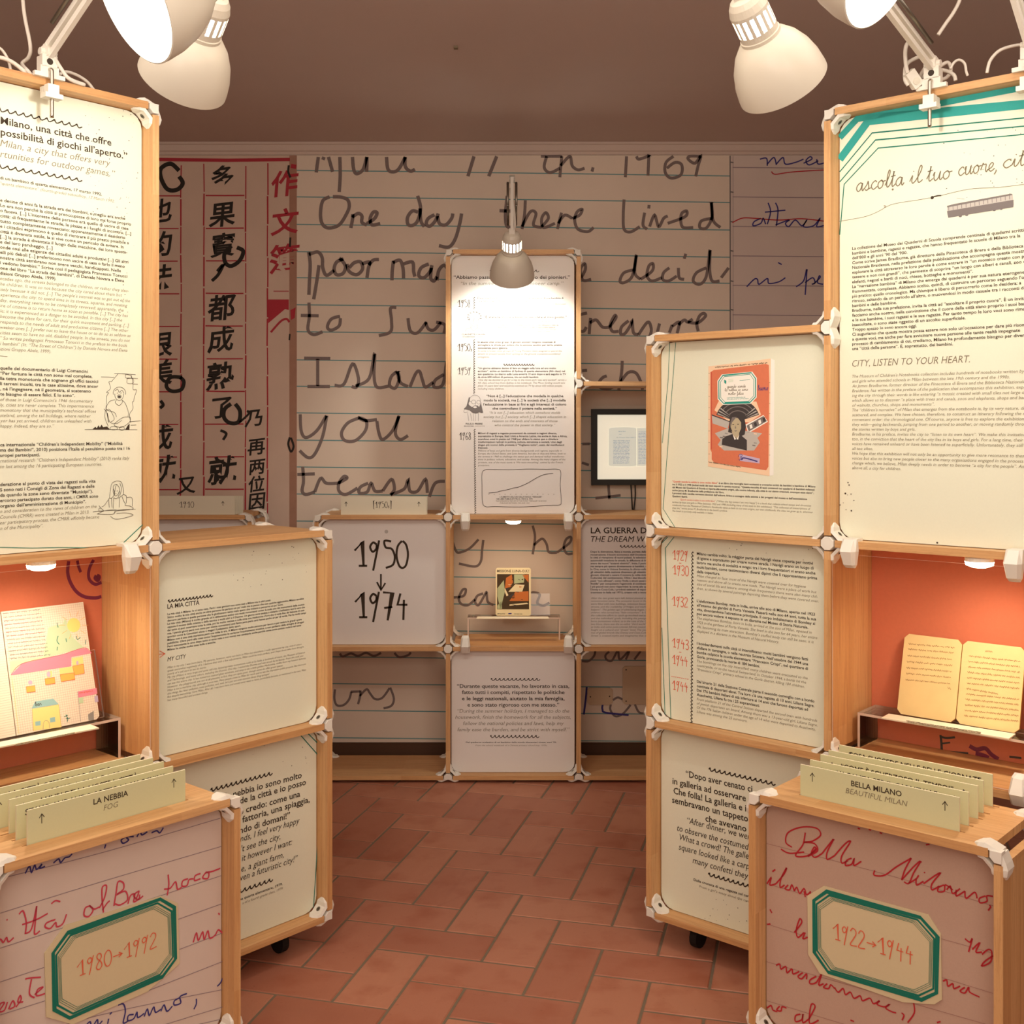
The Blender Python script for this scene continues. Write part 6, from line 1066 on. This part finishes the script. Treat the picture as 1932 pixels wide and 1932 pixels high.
uP, vP = FR.plane(.07).px(1848, 1050); puck('glowing puck light under the top of the right showcase', FR, uP, RL[2]-T2, .07, 5.5)
puck('puck light under the top of the left showcase', FL, .52, LL[2]-T2, .10, 5.5); puck('puck light under the top of the centre showcase', FC, 0.01, CL[2]-T2, .16, 2.2)

# ---------------------------------------------------------------- clamp lamps
MTR = 1/P     # metres to module units
def lamp(label, clampP, clampDir, piv, elbow, head, aim, power, spot=2.0, cableto=None, bulb=True):
    """clampP on the board edge, piv foot of the arm, elbow, head = joint at the top of the socket, aim = direction of the shade"""
    root = thing('clamp_lamp', label, 'lamp', clampP, 'white jointed clamp lamps'); cd = Vector((clampDir[0], clampDir[1], 0)).normalized(); sd = Vector((-cd.y, cd.x, 0)); up = Vector((0, 0, 1))
    clampP, piv, elbow, head = Vector(clampP), Vector(piv), Vector(elbow), Vector(head); aim = Vector(aim).normalized()
    def bx(mb, c, a, b_, d, m): q = [c+a*i+b_*j+d*k for k in (-1, 1) for i, j in ((-1, -1), (1, -1), (1, 1), (-1, 1))]; mb.hexa(q, m)
    mb = MB(); f = clampP+cd*.012     # clamp bracket straddling the board's front edge
    bx(mb, f+up*.005, sd*.066, cd*.010, up*.009, 'plastic'); bx(mb, f+up*.028, sd*.040, cd*.008, up*.016, 'plastic'); bx(mb, f+up*.066, sd*.033, cd*.008, up*.026, 'plastic'); bx(mb, f+up*.05-cd*.03, sd*.028, cd*.022, up*.04, 'plastic')
    bx(mb, clampP-cd*.05+up*.005, sd*.05, cd*.06, up*.007, 'plastic')
    mb.disc(Plane(f+cd*.0086+up*.064, -sd if sd.cross(up).dot(cd) < 0 else sd, up), (0, 0), .014, .0, 'screwdark', 12); mb.build('clamp', root)
    mb = MB(); mb.tube(spline([clampP+cd*.0+up*.03, clampP+cd*.030+up*.028, clampP+cd*.036+up*.010, clampP+cd*.036-up*.07, clampP+cd*.036-up*.175]), .0085, 'steel', 10); mb.build('clamp_screw', root, smooth=True)
    mb = MB(); g = clampP+cd*.036-up*.060; bx(mb, g, sd*.024, cd*.018, up*.022, 'plastic'); bx(mb, g-up*.026, sd*.038, cd*.024, up*.010, 'plastic'); q = g-cd*.035; mb.hexa([q+sd*.02-up*.03, q-sd*.02-up*.03, q-cd*.03-sd*.02+up*.002, q-cd*.03+sd*.02+up*.002, q+sd*.02+up*.022, q-sd*.02+up*.022, q-cd*.03-sd*.02+up*.022, q-cd*.03+sd*.02+up*.022], 'plastic'); mb.build('clamp_jaw', root)
    mb = MB(); bx(mb, (clampP-cd*.012+piv)/2+up*.04, sd*.012, cd*.012, up*.05, 'plastic'); mb.tube([piv-sd*.035, piv+sd*.035], .016, 'plastic', 10); mb.build('pivot', root)
    def arm(nm, p, q):
        d = (q-p).normalized(); s_ = d.cross(Vector((0, 0, 1)));  s_ = (s_.normalized() if s_.length > .05 else sd); n_ = s_.cross(d)
        mb = MB()
        for o_ in (-.022, .022): c = (p+q)/2+n_*o_; bx(mb, c, d*((q-p).length/2), s_*.011, n_*.011, 'plastic')
        for e in (p, q): mb.tube([e-s_*.02, e+s_*.02], .028, 'plastic', 12)
        mb.build(nm, root)
        for o_ in (-1, 1):
            mb = MB(); L_ = (q-p).length; pts = [p+d*(L_*.12)+s_*o_*.030+n_*.040, p+d*(L_*.55)+s_*o_*.030+n_*.040]; n = 90; cps = []
            dd = (pts[1]-pts[0])
            for i in range(n*4+1): t = i/(n*4); an = t*n*.55*2*math.pi; cps.append(pts[0]+dd*t+(s_*math.cos(an)+n_*math.sin(an))*.0105)
            mb.tube([pts[0], pts[1]], .009, 'spring', 8); mb.build('spring', root, smooth=True)
    arm('lower_arm', piv, elbow); arm('upper_arm', elbow, head)
    # socket with ventilation slots, shade and bulb; z along aim from the head joint
    zn0, zn1 = .0, .165; R = .068; prof_cap = [(.0, -.002), (.026, .0), (.048, .010), (.060, .028), (R, .052), (R, .064)]
    mb = MB(); mb.lathe(head, aim, prof_cap, 'enamel', 32); mb.lathe(head, aim, [(R, .128), (R, .150), (R+.004, .152), (R+.004, .165), (.05, .168)], 'enamel', 32)
    x = aim.orthogonal().normalized(); y = aim.cross(x); n = 16
    for i in range(n):
        a0, a1 = 2*math.pi*i/n, 2*math.pi*(i+.48)/n; rr = []
        for z in (.060, .132): rr.append([head+aim*z+(x*math.cos(a)+y*math.sin(a))*r_ for a, r_ in ((a0, R), (a1, R), (a1, R-.008), (a0, R-.008))])
        mb.loft(rr, 'enamel')
    mb.build('socket', root)
    mb = MB(); mb.lathe(head, aim, [(.0, .062), (.042, .064), (.042, .13), (.0, .132)], 'bulb', 20); mb.build('slot_glow_core', root)  # emissive core inside the socket, added so the slots glow
    s0 = .158; pr = [(.062, 0), (.085, .014), (.115, .048), (.140, .095), (.155, .145), (.161, .190), (.1615, .205)]
    mb = MB(); mb.lathe(head+aim*s0, aim, pr, 'enamel', 56); mb.lathe(head+aim*s0, aim, [(r-.004, z+.002) for r, z in pr][::-1], 'shadein', 56); mb.lathe(head+aim*s0, aim, [(.1575, .207), (.1615, .205)], 'enamel', 56); mb.build('shade', root, smooth=True)
    c = head+aim*(s0+.055); mb = MB(); mb.lathe(c, aim, [(.0, -.05), (.03, -.045), (.045, -.02), (.05, .0), (.042, .028), (.022, .046), (0, .05)], 'bulb', 24); mb.build('bulb', root, smooth=True)
    if power:
        l = bpy.data.lights.new('lamp_beam', 'SPOT'); l.energy = power; l.color = (1.0, .985, .90); l.spot_size = spot; l.spot_blend = .55; l.shadow_soft_size = .035
        o = bpy.data.objects.new('lamp_beam', l); COL.objects.link(o); o.parent = root; o.location = (head+aim*(s0+.125)-Vector(clampP))*P; o.rotation_euler = aim.to_track_quat('-Z', 'Y').to_euler()
    if cableto:
        mb = MB(); mb.tube(spline([Vector(p) for p in cableto], n=8), .0085, 'cable', 8); mb.build('cable', root, smooth=True)
    return root
def on_top(F, x, lev, w_=0.0):
    u = F.plane(w_).px(x, 300)[0]; return F.at(u, lev+T2, w_)
fl = Vector((FL.d.y, -FL.d.x, 0)); fr_ = Vector((FR.d.y, -FR.d.x, 0))       # outward normals of the side units
pL = on_top(FL, 90, LL[4]); pR = on_top(FR, 1760, RL[4])
# shade pixel positions: left (neck top 404,5 -> rim centre 350,150); right (neck top 1404,5 -> rim centre 1478,160)
hL = at_depth(408, -12, 3.92); mL = at_depth(346, 148, 4.13); hR = at_depth(1400, -8, 3.86); mR = at_depth(1477, 158, 4.06)
lamp('white clamp lamp on the left unit, shade turned to the outdoor games board', pL, fl, pL+Vector((0.0, 0, .105)), at_depth(330, -260, 4.45), hL, mL-hL, 12, 2.1,
     cableto=[pL+Vector((.02, 0, .10)), pL+Vector((.045, .02, .05)), pL+Vector((.07, .05, .012)), pL+Vector((.11, .12, .006))])
lamp('white clamp lamp on the right unit, shade turned to the turquoise striped board', pR, fr_, pR+Vector((0.0, 0, .105)), at_depth(1600, -90, 4.4), hR, mR-hR, 12, 2.1,
     cableto=[pR+Vector((-.02, .03, .16)), pR+Vector((-.10, .03, .12)), pR+Vector((-.115, .02, .05)), pR+Vector((-.10, .02, .02))])
pL2 = FL.at(LC[0]+.10, LL[4]+T2, 0); pR2 = FR.at(RC[2]-.10, RL[4]+T2, 0)
gL = at_depth(252, 2, 2.9); aL_ = Vector((-.66, -.52, -.50)).normalized(); gR = at_depth(1668, -66, 2.9); aR_ = Vector((.66, -.52, -.50)).normalized()
lamp('white clamp lamp at the upper left, bright open shade facing the viewer', pL2, fl, pL2+Vector((0, 0, .105)), pL2+Vector((.55, -.5, 1.0)), gL-aL_*.363, aL_, 0)
lamp('white clamp lamp at the upper right, bright open shade facing the viewer', pR2, fr_, pR2+Vector((0, 0, .105)), pR2+Vector((-.55, -.5, 1.0)), gR-aR_*.363, aR_, 0)
pC = FC.at(0.0, CL[4]+T2, 0); hC = Vector((0, 8.02, H+(808-438)/2160*8.02)); rC = at_depth(966, 535, 8.2)
lamp('white clamp lamp in front of the tall white board of the centre unit', pC, (0, -1, 0), pC+Vector((0, 0, .105)), Vector((0, 8.15, H+(808-338)/2160*8.15)), hC, rC-hC+Vector((0, .10, 0)), 13, 1.9,
     cableto=[Vector((-.01, 8.12, 4.40)), Vector((.012, 8.06, 4.25)), Vector((.02, 8.03, 4.12)), Vector((.0, 8.02, 4.075))])
# ---------------------------------------------------------------- cables lying and looping on the unit tops
def cable(label, pts, r=.008, extra=None):
    mb = MB(); mb.tube(spline([Vector(p) for p in pts], n=8), r, 'cable', 8)
    return tag(mb.build('power_cable', None, Vector(pts[0])*P, smooth=True), label, 'cable', 'white power cables')
T = lambda F, x, lev, w_, dz=0.0: on_top(F, x, lev, w_)+Vector((0, 0, .009+dz))
dL = pL.y
cable('white cable hanging from the top left corner onto the left unit', [at_depth(40, -60, 4.85), at_depth(45, 20, 4.85), at_depth(57, 85, 4.86), at_depth(54, 108, 4.88), at_depth(42, 120, 4.9), T(FL, 52, LL[4], .06, .02), T(FL, 66, LL[4], .08), T(FL, 75, LL[4], .16)])
cable('white cable running along the left unit top towards its corner', [T(FL, 104, LL[4], .06), T(FL, 118, LL[4], .05, .045), T(FL, 140, LL[4], .08, .06), T(FL, 165, LL[4], .10, .045), T(FL, 186, LL[4], .12, .0), T(FL, 200, LL[4], .14)], .007)
cable('pair of white cables at the left edge of the left unit top', [T(FL, -30, LL[4], .12, .05), T(FL, 0, LL[4], .10, .06), T(FL, 25, LL[4], .08, .045), T(FL, 50, LL[4], .07, .01), T(FL, 62, LL[4], .10)], .009)
cable('thin white cable loop at the left edge above the left unit', [T(FL, -20, LL[4], .16, .12), T(FL, 0, LL[4], .15, .115), T(FL, 12, LL[4], .14, .085), T(FL, 18, LL[4], .13, .05), T(FL, 22, LL[4], .12, .0)], .006)
inl = thing('cable_switch', 'white inline switch leaning beside the clamp of the right lamp', 'switch', at_depth(1724, 150, 5.05)); s0_, s1_ = at_depth(1714, 136, 5.0), at_depth(1732, 163, 5.02); d = (s1_-s0_).normalized(); sx_ = d.cross(Vector((0, 1, 0))).normalized(); n_ = sx_.cross(d)
mb = MB(); mb.hexa([s0_+sx_*i*.024+n_*j*.016 for i, j in ((-1,-1),(1,-1),(1,1),(-1,1))]+[s1_+sx_*i*.024+n_*j*.016 for i, j in ((-1,-1),(1,-1),(1,1),(-1,1))], 'plastic'); mb.build('housing', inl)
mb = MB(); cn = n_ if n_.y < 0 else -n_; mb.lathe(s0_+d*.05+cn*.015, cn, [(.017, 0), (.016, .005), (.0, .007)], 'enamel', 16); mb.build('button', inl)
cable('white cable rising from the inline switch to the right lamp arm', [at_depth(1712, 138, 5.0), at_depth(1709, 120, 5.0), at_depth(1708, 98, 5.0), at_depth(1711, 84, 5.0), at_depth(1720, 78, 4.99)], .009)
cable('tangle of white cable behind the right lamp clamp', [at_depth(1733, 160, 5.03), at_depth(1738, 140, 5.08), at_depth(1752, 122, 5.1), at_depth(1766, 130, 5.12), at_depth(1778, 122, 5.12), at_depth(1788, 118, 5.12), at_depth(1794, 128, 5.12), at_depth(1790, 142, 5.12), at_depth(1776, 150, 5.12), at_depth(1748, 146, 5.1), at_depth(1735, 152, 5.08), at_depth(1750, 140, 5.06), at_depth(1775, 132, 5.06), at_depth(1798, 140, 5.05), at_depth(1803, 152, 5.04)], .0085)
cable('thin white cable loop right of the right lamp clamp', [at_depth(1793, 130, 5.0), at_depth(1800, 118, 5.0), at_depth(1810, 113, 5.0), at_depth(1820, 120, 5.0), at_depth(1823, 135, 5.0), at_depth(1826, 143, 5.0)], .006)
cable('white cable arching at the right edge above the right unit', [at_depth(1862, 138, 4.85), at_depth(1868, 115, 4.85), at_depth(1885, 96, 4.85), at_depth(1910, 87, 4.85), at_depth(1932, 85, 4.85), at_depth(1965, 90, 4.85)], .007)
cable('white cable leading up from the right lamp spring out of view', [at_depth(1770, 66, 4.95), at_depth(1784, 45, 4.95), at_depth(1800, 22, 4.95), at_depth(1812, -5, 4.95), at_depth(1818, -50, 4.95)], .008)
bpy.data.objects.remove(TO)
